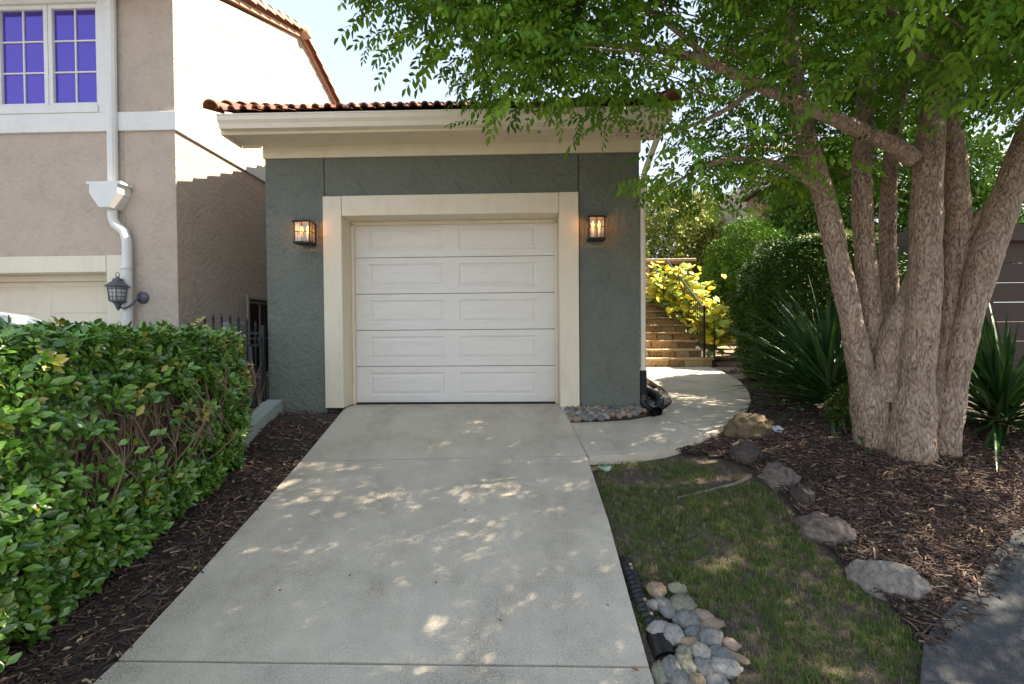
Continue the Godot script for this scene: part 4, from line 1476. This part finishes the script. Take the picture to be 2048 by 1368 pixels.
	for v in 4:
		var o := scatter("crown", sprays[v], M.leaf, t, xf[v], cl[v])
		o.set_meta("kind", "stuff")
	# fine branches reaching the clumps
	var st := mb(true)
	for k in range(0, xf[0].size(), 9):
		var p: Vector3 = xf[0][k].origin
		var q := p + Vector3(clampf(3.2 - p.x, -0.8, 0.8), rng.randf_range(-0.1, 0.3), clampf(-4.4 - p.z, -0.5, 0.5))
		tube(st, [p, (p + q) * 0.5 + Vector3(0, 0.05, 0), q], [0.003, 0.006, 0.009], 4, false)
	part(st, "twigs", M.twig, t)

# ------------------------------------------------------------------ shrubs, yuccas, far trees
func small_cluster(count: int, ln: float, wd: float, rad: float) -> ArrayMesh:
	var st := mb()
	for k in count:
		var d := Vector3(rng.randfn(0, 1), rng.randfn(0.35, 0.8), rng.randfn(0, 1)).normalized()
		leaf(st, d * rad * rng.randf_range(0.1, 0.9), (d + Vector3(rng.randfn(0, 0.5), rng.randfn(0, 0.5), rng.randfn(0, 0.5))).normalized(), Vector3(rng.randfn(0, 0.4), 1, rng.randfn(0, 0.4)), ln * rng.randf_range(0.8, 1.2), wd, 0.15, 0.1)
	return done(st)
func bush(root: Node3D, c: Vector3, r: Vector3, n: int, mesh: Mesh, m: Material, ca: Color, cb: Color, seed_: int, box_ := 2.0, called := "foliage", fill := 0.25):
	# clusters over an uneven rounded body, some of them inside
	var nz := FastNoiseLite.new()
	nz.seed = seed_
	nz.frequency = 1.1
	var xf := []
	var cl := []
	for k in n:
		var d := Vector3(rng.randfn(0, 1), rng.randfn(0, 1), rng.randfn(0, 1)).normalized()
		var q := pow(pow(absf(d.x), box_) + pow(absf(d.y), box_) + pow(absf(d.z), box_), -1.0 / box_)
		var s := q * (1.0 + 0.22 * nz.get_noise_3d(d.x * 2, d.y * 2, d.z * 2))
		if rng.randf() < fill: s *= rng.randf_range(0.5, 0.95)
		var p := c + Vector3(d.x * r.x, d.y * r.y, d.z * r.z) * s
		if p.y < ground(p.x, p.z) + 0.03: continue
		var b := Basis(Vector3.UP, rng.randf() * TAU) * Basis(Vector3.RIGHT, rng.randf_range(-0.6, 0.6))
		xf.append(Transform3D(b.scaled_local(Vector3.ONE * rng.randf_range(0.75, 1.25)), p))
		cl.append(ca.lerp(cb, clampf(rng.randf() * 0.7 + 0.3 * (0.5 + nz.get_noise_3d(p.x * 2, p.y * 2, p.z * 2)), 0, 1)))
	var o := scatter(called, mesh, m, root, xf, cl)
	o.set_meta("kind", "stuff")
func stems(root: Node3D, base: Vector3, top: Vector3, spread: float, n: int, r: float):
	var st := mb(true)
	for k in n:
		var q := top + Vector3(rng.randfn(0, spread), rng.randfn(0, 0.15), rng.randfn(0, spread))
		var p := base + Vector3(rng.randfn(0, 0.06), 0, rng.randfn(0, 0.06))
		tube(st, [p + Vector3(0, -0.05, 0), p.lerp(q, 0.5) + Vector3(rng.randfn(0, 0.05), 0, rng.randfn(0, 0.05)), q], [r, r * 0.7, r * 0.3], 5)
	part(st, "stems", M.twig, root)
func yucca(label: String, base: Vector3, n: int, lean: Vector3):
	var y := thing("yucca", label, "plant", base)
	var shapes := []
	for v in 5:
		var st := mb()
		var ln := 0.98 + 0.09 * v
		var sag := 0.05 + 0.06 * v
		var prev := []
		for k in 7:
			var u := k / 6.0
			var w := 0.024 * (0.75 + 0.9 * u if u < 0.3 else 1.02 * (1.0 - pow((u - 0.3) / 0.7, 1.8))) + 0.0006
			var c := Vector3(0, -sag * u * u * ln, u * ln)
			var ring := [c + Vector3(-w, w * 0.5, 0), c, c + Vector3(w, w * 0.5, 0)]
			if k > 0:
				for e in 2: quad(st, prev[e], prev[e + 1], ring[e + 1], ring[e], Vector3.UP)
			prev = ring
		shapes.append(done(st))
	var ms := []
	for c in [Color(0.018, 0.05, 0.016), Color(0.03, 0.075, 0.02), Color(0.05, 0.11, 0.026), Color(0.075, 0.12, 0.05)]:
		var m: StandardMaterial3D = M.blade.duplicate()
		m.vertex_color_use_as_albedo = false
		m.albedo_color = c.linear_to_srgb()
		ms.append(m)
	for k in n:
		var a := rng.randf() * TAU
		var el := lerpf(-0.25, 1.35, pow(rng.randf(), 0.8))
		var d := (Vector3(cos(a) * cos(el), sin(el), sin(a) * cos(el)) + lean).normalized()
		var s := d.cross(Vector3.UP).normalized()
		var o := put(shapes[rng.randi() % 5], "blade", ms[rng.randi() % 4], y)
		o.transform = Transform3D(Basis(-s, d.cross(s) * -1.0, d).orthonormalized(), Vector3(rng.randfn(0, 0.03), 0.14 + 0.32 * maxf(0, sin(el)) * rng.randf(), rng.randfn(0, 0.03)))
	var st := mb(true)
	tube(st, [Vector3(0, -0.08, 0), Vector3(0, 0.2, 0), Vector3(0, 0.48, 0)], [0.07, 0.065, 0.03], 8)
	part(st, "stem", M.twig, y)

func build_plants():
	yucca("dark green spiky yucca at the trunk beside the metal post", on_ground(1690, 838) + Vector3(0, 0.0, -0.25), 170, Vector3(-0.25, 0.1, 0))
	yucca("dark green spiky yucca between the trunk and the grey pavement", Vector3(4.75, ground(4.75, -5.0), -5.0), 190, Vector3(0.1, 0.05, 0.0))
	var fine := small_cluster(16, 0.05, 0.024, 0.09)
	var mid := small_cluster(16, 0.075, 0.036, 0.14)
	var big := small_cluster(20, 0.13, 0.065, 0.3)
	var s := thing("clipped_shrub", "big rounded dark green clipped shrub behind the metal post", "shrub")
	bush(s, Vector3(4.35, 0.98, -7.4), Vector3(1.0, 1.1, 0.95), 5200, fine, M.shrub_leaf, Color(0.03, 0.075, 0.012), Color(0.10, 0.175, 0.022), 3, 3.0)
	stems(s, Vector3(4.35, ground(4.35, -7.4), -7.4), Vector3(4.35, 0.9, -7.4), 0.4, 14, 0.02)
	s = thing("grey_shrub", "rounded grey green shrub behind the clipped dark shrub", "shrub")
	bush(s, Vector3(5.1, 1.3, -9.6), Vector3(0.75, 1.2, 0.7), 2600, fine, M.shrub_leaf, Color(0.07, 0.1, 0.05), Color(0.17, 0.2, 0.11), 4, 2.6)
	stems(s, Vector3(5.1, ground(5.1, -9.6), -9.6), Vector3(5.1, 1.2, -9.6), 0.3, 10, 0.02)
	s = thing("variegated_shrub", "pale cream and green leaved shrub below the stone chimney", "shrub")
	bush(s, Vector3(6.2, 1.55, -9.9), Vector3(1.2, 1.15, 0.7), 2600, fine, M.shrub_leaf, Color(0.16, 0.2, 0.07), Color(0.46, 0.44, 0.26), 5, 2.5)
	stems(s, Vector3(6.2, ground(6.2, -9.9), -9.9), Vector3(6.2, 1.4, -9.9), 0.3, 10, 0.02)
	s = thing("bright_bush", "bright green loose bush beyond the stepping stones", "bush")
	bush(s, Vector3(5.75, 1.75, -12.6), Vector3(1.25, 1.75, 1.0), 2600, mid, M.shrub_leaf, Color(0.08, 0.17, 0.02), Color(0.22, 0.34, 0.04), 6, 2.0)
	stems(s, Vector3(5.75, ground(5.75, -12.6), -12.6), Vector3(5.75, 1.8, -12.6), 0.5, 12, 0.02)
	for q in [["olive green tree rising behind the garage corner and garden wall", Vector3(5.6, 3.6, -20.0), Vector3(2.3, 2.9, 2.0), 7], ["round topped olive tree beside the stone chimney", Vector3(10.3, 4.2, -25.0), Vector3(2.6, 3.4, 2.4), 8], ["broad green tree beyond the dark brown wing", Vector3(10.0, 3.9, -13.5), Vector3(3.2, 2.2, 1.8), 10], ["low olive tree behind the yellow vine", Vector3(2.9, 2.6, -17.5), Vector3(1.4, 1.9, 1.3), 9]]:
		var t := thing("far_tree", q[0], "tree", Vector3.ZERO, "trees in the distance")
		var c: Vector3 = q[1]
		var st := mb(true)
		var b := Vector3(c.x, ground(c.x, c.z) - 0.1, c.z)
		tube(st, [b, b.lerp(c, 0.5) + Vector3(0.1, 0, 0), c], [0.16, 0.11, 0.05], 8)
		for k in 7:
			var a := TAU * k / 7
			tube(st, [b.lerp(c, 0.55), c + Vector3(cos(a) * q[2].x * 0.6, rng.randf_range(-0.5, 0.9), sin(a) * q[2].z * 0.6)], [0.06, 0.02], 5)
		part(st, "trunk", M.twig, t)
		bush(t, c, q[2], 2300, big, M.shrub_leaf, Color(0.05, 0.11, 0.02) if q[3] == 10 else Color(0.13, 0.17, 0.03), Color(0.16, 0.26, 0.04) if q[3] == 10 else Color(0.38, 0.38, 0.10), q[3], 2.0, "crown", 0.4)
	# small leafy suckers at the foot of the trunk
	s = thing("sapling", "small leafy suckers at the foot of the pale trunk", "plant")
	var p := on_ground(1690, 860)
	bush(s, p + Vector3(0, 0.16, 0), Vector3(0.1, 0.26, 0.1), 60, fine, M.shrub_leaf, Color(0.04, 0.09, 0.015), Color(0.12, 0.18, 0.03), 12)
	stems(s, p, p + Vector3(0, 0.35, 0), 0.06, 5, 0.005)
	# galvanised post
	p = on_ground(1572, 783)
	var post := thing("metal_post", "galvanised metal post with small box on top beside the clipped shrub", "post", p)
	st_post(post)

func st_post(post: Node3D):
	var st := mb()
	prism(st, [Vector2(-0.03, 0), Vector2(-0.03, 0.004), Vector2(-0.012, 0.004), Vector2(-0.012, 0.03), Vector2(0.012, 0.03), Vector2(0.012, 0.004), Vector2(0.03, 0.004), Vector2(0.03, 0), Vector2(0.016, 0), Vector2(0.016, 0.026), Vector2(-0.016, 0.026), Vector2(-0.016, 0)], Vector3(0, -0.1, 0), Vector3(0, 1.14, 0), Vector3.RIGHT, Vector3(0, 0, 1))
	part(st, "channel", M.grey_metal, post)
	st = mb()
	box(st, Vector3(-0.045, 1.08, -0.02), Vector3(0.06, 1.26, 0.05), 0.006)
	part(st, "box", M.meter, post)

# ------------------------------------------------------------------ rocks, cobbles, pebbles
func build_rocks():
	var list := [
		["rock", "large brown mossy boulder at the walkway's edge", "rock_moss", 1505, 878, Vector3(0.34, 0.2, 0.22), 0.35, 21],
		["rock", "dark rounded rock wedged between the mossy boulder and the lawn", "rock_dark", 1497, 926, Vector3(0.17, 0.17, 0.16), 0.0, 22],
		["rock", "grey streaked rock like weathered wood, second from the mossy boulder", "rock_wood", 1570, 975, Vector3(0.2, 0.15, 0.19), -0.4, 23],
		["rock", "small upright split rock between two larger streaked rocks", "rock_dark", 1612, 1012, Vector3(0.1, 0.13, 0.13), 0.2, 24],
		["rock", "brown grey flat topped rock at the middle of the lawn's edge", "rock_wood", 1665, 1088, Vector3(0.23, 0.15, 0.17), -0.3, 25],
		["rock", "pale angular rock beside the curved pavement", "rock_pale", 1790, 1195, Vector3(0.26, 0.15, 0.16), -0.45, 26]]
	for r in list:
		var p := on_ground(r[3], r[4])
		var o := put(rock_mesh(r[5] * 0.82, r[7], 0.17, 4, 0.035), r[0], M[r[2]], self, p + Vector3(0, r[5].y * 0.32, -r[5].z * 0.45))
		o.rotation.y = r[6]
		tag(o, r[1], "rock", "rocks edging the mulch bed")
	# river cobbles beside the drive (crop coordinates of the photograph turned into ground points)
	var cob := [[730, 460, 165, 160, 0, "tan"], [925, 450, 165, 120, 0, "olive"], [693, 600, 105, 110, 0, "grey"], [810, 625, 140, 250, 20, "grey"], [975, 610, 220, 200, 0, "olive"], [1010, 740, 230, 170, -15, "grey"], [1160, 705, 180, 120, -15, "pink"], [1250, 780, 220, 105, 8, "tan"], [755, 820, 205, 135, 15, "pale"], [885, 880, 180, 190, 0, "pale"], [1085, 855, 180, 120, 20, "slate"], [1245, 910, 240, 180, 30, "grey"], [1035, 955, 180, 100, 0, "tan"], [1430, 975, 145, 105, -15, "pink"], [1000, 1055, 150, 130, 0, "olive"], [1150, 1055, 165, 170, 0, "pale"], [1335, 1070, 210, 140, -25, "slate"], [1480, 1095, 220, 75, -40, "tan"], [860, 1195, 150, 210, -20, "grey"], [1015, 1170, 160, 230, 10, "olive"], [1180, 1200, 165, 200, 0, "grey"], [1370, 1190, 260, 170, 0, "pale"], [755, 1260, 140, 230, -10, "olive"], [925, 1310, 170, 200, -15, "grey"], [1012, 1300, 80, 150, 0, "slate"], [1120, 1325, 130, 150, 0, "tan"], [1295, 1325, 200, 120, 10, "slate"], [1100, 1450, 180, 160, 0, "grey"], [900, 1470, 170, 170, 0, "tan"], [1290, 1460, 190, 150, 0, "olive"]]
	var words := {"tan": "tan", "olive": "olive grey", "grey": "speckled grey", "pink": "pinkish brown", "pale": "pale veined", "slate": "dark slate grey"}
	var i := 0
	for c in cob:
		var px: float = 1160 + c[0] * 0.2105
		var py: float = 1080 + c[1] * 0.2105
		var p := on_ground(px, py, 0.05)
		var m: float = Vector3(p.x, 0.8 - p.y, p.z).length() / FPX * 0.2105 * 0.47
		var w: float = c[2] * m
		var d: float = c[3] * m * 1.05
		var o := put(rock_mesh(Vector3(w, minf(w, d) * 0.72, d), 40 + i, 0.16, 2), "cobble", M["stone_" + c[5]], self, p + Vector3(0, -0.012, 0))
		o.rotation.y = deg_to_rad(c[4])
		o.rotation.x = 0.2
		tag(o, "%s %s %s river cobble in the pile beside the driveway's drain pipe" % ["large" if w + d > 0.125 else "small" if w + d < 0.09 else "middling", "long" if maxf(w, d) > minf(w, d) * 1.45 else "rounded" if maxf(w, d) < minf(w, d) * 1.18 else "oval", words[c[5]]], "cobble", "river cobbles piled at the drain pipe's end")
		i += 1
	# small river pebbles round the garage corner
	var shapes := []
	for k in 8: shapes.append(rock_mesh(Vector3(rng.randf_range(0.035, 0.062), rng.randf_range(0.026, 0.04), rng.randf_range(0.03, 0.05)), 90 + k, 0.15))
	var kinds := ["grey", "tan", "olive", "pale", "pink", "slate"]
	var bed := PackedVector2Array()
	for q in [[0.44, -5.52], [0.46, -5.28], [0.79, -5.3], [1.13, -5.36], [1.36, -5.48], [1.59, -5.74], [1.74, -5.98], [1.83, -6.3], [1.89, -6.76], [1.9, -7.7], [1.31, -7.7], [1.31, -5.53]]: bed.append(Vector2(q[0], q[1]))
	var n := 0
	var tries := 0
	var spots := []
	while n < 210 and tries < 20000:
		tries += 1
		var q := Vector2(rng.randf_range(0.44, 1.9), rng.randf_range(-6.9, -5.28))
		if not Geometry2D.is_point_in_polygon(q, bed): continue
		var lay := 0.0
		var near := 0
		for s in spots:
			if s.distance_to(q) < 0.05: near += 1
		if near > 0: continue
		spots.append(q)
		var o := put(shapes[rng.randi() % 8], "pebble", M["stone_" + kinds[rng.randi() % 6]], self, Vector3(q.x, bed_h(q) + 0.02, q.y))
		o.rotation = Vector3(rng.randf_range(-0.3, 0.3), rng.randf() * TAU, rng.randf_range(-0.3, 0.3))
		tag(o, "small river pebble in the bed at the garage's walkway corner", "pebble", "river pebbles at the garage corner")
		n += 1
	var st := mb()
	slab(st, bed, func(x, z): return bed_h(Vector2(x, z)) - 0.01, 0.1, 0.09)
	struct(st, "pebble_bed", M.soil, "dark soil under the river pebbles at the garage corner", "ground")
	# plastic edging along the walkway
	var eg := []
	for q in [[0.47, -5.275], [0.79, -5.29], [1.13, -5.35], [1.375, -5.475], [1.605, -5.73], [1.76, -5.97], [1.85, -6.3], [1.91, -6.76], [1.92, -7.6]]: eg.append(Vector3(q[0], walk_h(q[1]) + 0.004, q[1]))
	st = mb()
	for k in eg.size() - 1:
		var a: Vector3 = eg[k]
		var b: Vector3 = eg[k + 1]
		var s := (b - a).cross(Vector3.UP).normalized() * 0.008
		for e in [[a - s, b - s, -s], [a + s, b + s, s]]:
			quad(st, e[0], e[1], e[1] + Vector3.DOWN * 0.1, e[0] + Vector3.DOWN * 0.1, e[2])
		quad(st, a - s, b - s, b + s, a + s, Vector3.UP)
	var eo := part(st, "bed_edging", M.plastic, self)
	tag(eo, "thin black plastic edging between pebbles and curved walkway", "edging")
func bed_h(q: Vector2) -> float:
	return maxf(walk_h(q.y) - 0.05, lerpf(-0.15, -0.05, clampf((-5.28 - q.y) / 0.27, 0, 1)))

# ------------------------------------------------------------------ pipes, cap, twig, paper
func corrugated(st, pts: Array, r: float, pitch := 0.018):
	# dense path, radius alternating between ridge and valley
	var P := []
	var R := []
	var acc := 0
	for i in pts.size() - 1:
		var a: Vector3 = pts[i]
		var b: Vector3 = pts[i + 1]
		var n := maxi(1, int(a.distance_to(b) / (pitch * 0.25)))
		for k in n:
			P.append(a.lerp(b, float(k) / n))
			R.append(r * (1.0 if acc % 4 < 2 else 0.85))
			acc += 1
	P.append(pts[-1]); R.append(r)
	tube(st, P, R, 16, false)
func smooth_path(ps: Array, n := 6) -> Array:
	var out := []
	for i in ps.size() - 1:
		for k in n:
			out.append(ps[i].cubic_interpolate(ps[i + 1], ps[maxi(i - 1, 0)], ps[mini(i + 2, ps.size() - 1)], float(k) / n))
	out.append(ps[-1])
	return out
func build_small():
	# corrugated drain beside the driveway
	var d := thing("drain_pipe", "half buried black corrugated drain pipe along the driveway's lawn edge", "pipe")
	var ps := []
	for q in [[1232, 1085], [1248, 1125], [1268, 1175], [1290, 1225], [1308, 1262], [1322, 1296]]:
		ps.append(on_ground(q[0], q[1], 0.03) + Vector3(0.015, -0.04, 0))
	ps[0] += Vector3(0, -0.08, 0)
	var st := mb(true)
	corrugated(st, smooth_path(ps, 4), 0.06, 0.034)
	part(st, "pipe", M.plastic, d)
	st = mb(true)
	var e: Vector3 = ps[-1]
	var dr: Vector3 = (ps[-1] - ps[-2]).normalized()
	tube(st, [e - dr * 0.1, e + dr * 0.04], [0.068, 0.068], 18, false)
	tube(st, [e + dr * 0.04, e - dr * 0.1], [0.056, 0.056], 18, false)
	part(st, "coupling", M.plastic, d)
	# downspout drain at the garage corner
	var g := thing("downspout_drain", "black corrugated drain fittings at the foot of the garage downspout", "pipe")
	st = mb(true)
	corrugated(st, [Vector3(1.335, 0.38, -5.585), Vector3(1.335, 0.1, -5.585)], 0.045, 0.014)
	part(st, "adapter", M.plastic, g)
	st = mb(true)
	tube(st, smooth_path([Vector3(1.335, 0.1, -5.585), Vector3(1.34, 0.02, -5.57), Vector3(1.38, -0.04, -5.5), Vector3(1.42, -0.07, -5.42)]), [0.05, 0.05, 0.05, 0.05, 0.05, 0.05, 0.05, 0.05, 0.05, 0.05, 0.05, 0.05, 0.05, 0.05, 0.055, 0.06, 0.06, 0.062, 0.062], 14, false)
	part(st, "elbow", M.plastic, g)
	st = mb(true)
	corrugated(st, smooth_path([Vector3(1.36, 0.1, -6.3), Vector3(1.5, 0.08, -6.05), Vector3(1.56, 0.03, -5.8), Vector3(1.52, -0.03, -5.6), Vector3(1.46, -0.07, -5.46)]), 0.055, 0.03)
	part(st, "bent_pipe", M.plastic, g)
	# round green cap in the lawn
	var p := on_ground(1210, 936)
	var c := thing("valve_cover", "round green cleanout cap with pale rim in the lawn", "cover", p)
	st = mb(true)
	tube(st, [Vector3(0, -0.03, 0), Vector3(0, 0.012, 0), Vector3(0, 0.016, 0)], [0.06, 0.06, 0.055], 20)
	part(st, "rim", mat(lin(0.42, 0.5, 0.42), 0.6), c)
	st = mb(true)
	tube(st, [Vector3(0, 0.012, 0), Vector3(0, 0.021, 0)], [0.043, 0.041], 20)
	part(st, "cap", M.green_plastic, c)
	# exposed root across the lawn
	var rp := []
	for q in [[1355, 995], [1400, 985], [1440, 975], [1470, 968], [1500, 955]]: rp.append(on_ground(q[0], q[1], 0.006))
	st = mb(true)
	tube(st, smooth_path(rp, 4), range(17).map(func(k): return 0.006 + 0.012 * k / 16.0), 7)
	var ro := part(st, "surface_root", M.bark, self)
	tag(ro, "thin pale tree root lying across the lawn", "root")
	# scrap of plastic
	p = on_ground(1552, 862, 0.03)
	var o := put(rock_mesh(Vector3(0.06, 0.03, 0.04), 77, 0.6, 2, 0.4), "plastic_scrap", M.litter, self, p + Vector3(0, 0.02, 0))
	tag(o, "crumpled whitish plastic scrap lying on the mulch", "litter")

# ------------------------------------------------------------------ mulch, grass, fallen leaves
func inside(poly: PackedVector2Array, x: float, z: float) -> bool: return Geometry2D.is_point_in_polygon(Vector2(x, z), poly)
func build_litter():
	var bedR := PackedVector2Array()
	for q in [[1322, 903], [1400, 884], [1447, 865]]:
		var p := on_ground(q[0], q[1], 0.02)
		bedR.append(Vector2(p.x, p.z))
	for q in [[2.32, -5.3], [2.6, -5.7], [2.8, -6.08], [3.03, -6.67], [3.24, -7.36], [3.4, -8.25], [3.46, -8.95], [3.6, -9.4], [3.7, -13.5], [7.5, -13.5], [9.0, -6.1], [4.95, -4.6], [4.75, -4.3], [4.55, -3.8]]: bedR.append(Vector2(q[0], q[1]))
	for q in [[2110, 1085], [2040, 1130], [2010, 1160], [1985, 1200], [1950, 1240], [1900, 1290], [1868, 1330], [1850, 1300], [1795, 1225], [1730, 1170], [1660, 1100], [1610, 1030], [1560, 985], [1500, 935], [1440, 915]]:
		var p := on_ground(q[0], q[1], 0.02)
		bedR.append(Vector2(p.x, p.z))
	var bedL := PackedVector2Array([Vector2(-2.13, -5.5), Vector2(-2.13, 0.5), Vector2(-3.9, 0.5), Vector2(-3.9, -4.7), Vector2(-2.82, -4.7), Vector2(-2.86, -5.5)])
	var nz := FastNoiseLite.new()
	nz.seed = 8
	nz.frequency = 3.0
	for b in [["mulch_bed", bedR, "dark brown shredded bark mulch bed under the tree", 0.035], ["mulch_strip", bedL, "dark bark mulch strip between the hedge and the driveway", 0.03]]:
		var poly: PackedVector2Array = b[1]
		var lo := Vector2(1e9, 1e9)
		var hi := -lo
		for p in poly:
			lo = lo.min(p); hi = hi.max(p)
		var st := mb(true)
		var s := 0.06
		var hgt := func(x: float, z: float) -> float: return ground(x, z) + b[3] - 0.005 + 0.012 * nz.get_noise_2d(x, z) + 0.006 * nz.get_noise_2d(x * 5, z * 5)
		var x := lo.x
		while x < hi.x:
			var z := lo.y
			while z < hi.y:
				if inside(poly, x + s / 2, z + s / 2):
					quad(st, Vector3(x, hgt.call(x, z), z), Vector3(x + s, hgt.call(x + s, z), z), Vector3(x + s, hgt.call(x + s, z + s), z + s), Vector3(x, hgt.call(x, z + s), z + s), Vector3.UP)
				z += s
			x += s
		struct(st, b[0], M.mulch, b[2], "mulch")
	# shredded bark chips
	var shapes := []
	for k in 4:
		var st := mb()
		var L := 0.02 + 0.009 * k
		prism(st, [Vector2(-0.003, -0.0015), Vector2(0.004, -0.002), Vector2(0.0025, 0.0025), Vector2(-0.0025, 0.002)], Vector3(0, 0, -L), Vector3(0.004, 0.001, L), Vector3.RIGHT, Vector3.UP)
		shapes.append(done(st))
	var flake := mb()
	leaf(flake, Vector3(0, 0, -0.02), Vector3(0, 0, 1), Vector3.UP, 0.045, 0.02, 0.3, 0.2)
	var flake_mesh := done(flake)
	for b in [[bedR, 34000, "bark mulch chips scattered over the bed under the tree", Vector2(1.2, 5.2), Vector2(-9.0, -2.2), 1500], [bedL, 6500, "bark mulch chips scattered along the driveway's hedge side", Vector2(-3.2, -2.1), Vector2(-5.5, -1.6), 420]]:
		var xf := [[], [], [], []]
		var cl := [[], [], [], []]
		var n := 0
		while n < b[1]:
			var x := rng.randf_range(b[3].x, b[3].y)
			var z := rng.randf_range(b[4].x if rng.randf() < 0.3 else maxf(b[4].x, -5.2), b[4].y)
			n += 1
			if not inside(b[0], x, z): continue
			var k := rng.randi() % 4
			var bs := Basis(Vector3.UP, rng.randf() * TAU) * Basis(Vector3.RIGHT, rng.randfn(0, 0.25)) * Basis(Vector3.BACK, rng.randf() * TAU)
			xf[k].append(Transform3D(bs.scaled_local(Vector3(1, 1, rng.randf_range(0.4, 1.0)) * rng.randf_range(0.7, 1.5)), Vector3(x, ground(x, z) + 0.043 + rng.randf_range(-0.006, 0.014), z)))
			var t := rng.randf()
			cl[k].append(Color(0.045, 0.027, 0.02).lerp(Color(0.19, 0.118, 0.088), t * t) if t < 0.93 else Color(0.32, 0.23, 0.16))
		var root := thing("mulch_chips", b[2], "mulch")
		root.set_meta("kind", "stuff")
		for k in 4: scatter("chips", shapes[k], M.chip, root, xf[k], cl[k]).set_meta("kind", "stuff")
		# dry fallen leaves on top
		var lx := []
		var lc := []
		n = 0
		while n < b[5]:
			var x := rng.randf_range(b[3].x, b[3].y)
			var z := rng.randf_range(b[4].x, b[4].y)
			n += 1
			if not inside(b[0], x, z): continue
			lx.append(Transform3D((Basis(Vector3.UP, rng.randf() * TAU) * Basis(Vector3.RIGHT, rng.randfn(0, 0.3)) * Basis(Vector3.BACK, rng.randfn(0, 0.4))).scaled_local(Vector3.ONE * rng.randf_range(0.4, 1.0)), Vector3(x, ground(x, z) + 0.058, z)))
			lc.append([Color(0.36, 0.26, 0.17), Color(0.28, 0.17, 0.09), Color(0.42, 0.34, 0.22), Color(0.2, 0.11, 0.06), Color(0.4, 0.33, 0.08)][rng.randi() % 5])
		var lo2 := scatter("fallen_leaves", flake_mesh, M.chip, self, lx, lc)
		tag(lo2, "small dry tan leaves strewn on the mulch " + ("under the tree" if b[5] > 1000 else "beside the hedge"), "leaves", "", "stuff")
	# a few single leaves on the concrete
	for q in [[1270, 1338], [872, 1165], [762, 1002], [1000, 1240], [700, 1150], [1215, 1210], [560, 1180], [930, 1020]]:
		var r := ray(q[0], q[1])
		var t := 0.5
		while t < 12.0 and (EYE + r * t).y > drive_h((EYE + r * t).z) + 0.004: t += 0.004
		var o := put(flake_mesh, "fallen_leaf", [mat(lin(0.4, 0.12, 0.05), 0.8), mat(lin(0.2, 0.13, 0.07), 0.8)][0 if q[0] == 1270 else 1], self, EYE + r * t + Vector3(0, 0.003, 0))
		o.rotation.y = rng.randf() * TAU
		o.scale = Vector3.ONE * (1.0 if q[0] == 1270 else 0.6)
		tag(o, "single orange dry leaf on the concrete beside the cobbles" if q[0] == 1270 else "single small brown leaf lying on the driveway concrete", "leaf", "" if q[0] == 1270 else "dry leaves on the driveway")
	# lawn: tufts of fine grass, thin in places
	var tufts := []
	for v in 3:
		var st := mb()
		for k in 11:
			var a := rng.randf() * TAU
			var L := rng.randf_range(0.025, 0.055)
			var p := Vector3(rng.randfn(0, 0.012), 0, rng.randfn(0, 0.012))
			var o := Vector3(cos(a), 0, sin(a)) * L * rng.randf_range(0.3, 0.9)
			var w := Vector3(-sin(a), 0, cos(a)) * 0.0013
			var m := p + o * 0.45 + Vector3(0, L * 0.7, 0)
			quad(st, p - w, p + w, m + w * 0.8, m - w * 0.8, Vector3.UP + o)
			tri(st, m - w * 0.8, m + w * 0.8, p + o + Vector3(0, L * 0.85, 0), Vector3.UP + o)
		tufts.append(done(st))
	var lawn := PackedVector2Array()
	for q in [[1185, 925], [1250, 925], [1330, 910], [1430, 908], [1490, 945], [1545, 990], [1600, 1050], [1640, 1110], [1720, 1185], [1790, 1235], [1855, 1300], [1850, 1368], [1850, 1500], [1330, 1500], [1310, 1368], [1250, 1160]]:
		var p := on_ground(q[0], q[1], 0.0)
		lawn.append(Vector2(p.x, p.z))
	var xf := [[], [], []]
	var cl := [[], [], []]
	var n := 0
	while n < 17000:
		n += 1
		var x := rng.randf_range(0.55, 2.4)
		var z := rng.randf_range(-4.6, -1.3)
		if not inside(lawn, x, z): continue
		var dens := 0.62 + 0.9 * nz.get_noise_2d(x * 0.6, z * 0.6) + 0.4 * nz.get_noise_2d(x * 2.5 + 7, z * 2.5)
		if z < -4.2: dens -= 0.3
		var pp := Vector2(x - 0.95, z + 2.55).length()
		if pp < 0.33: dens -= 0.6
		if rng.randf() > dens: continue
		var k := rng.randi() % 3
		xf[k].append(Transform3D(Basis(Vector3.UP, rng.randf() * TAU).scaled_local(Vector3.ONE * rng.randf_range(0.6, 1.15)), Vector3(x, ground(x, z) - 0.003, z)))
		var t := rng.randf()
		cl[k].append(Color(0.07, 0.125, 0.022).lerp(Color(0.15, 0.2, 0.05), rng.randf()) if t < 0.8 else Color(0.3, 0.24, 0.12))
	var lw := thing("lawn_grass", "thin patchy green grass of the small lawn beside the driveway", "grass")
	lw.set_meta("kind", "stuff")
	for k in 3: scatter("grass", tufts[k], M.grass, lw, xf[k], cl[k]).set_meta("kind", "stuff")
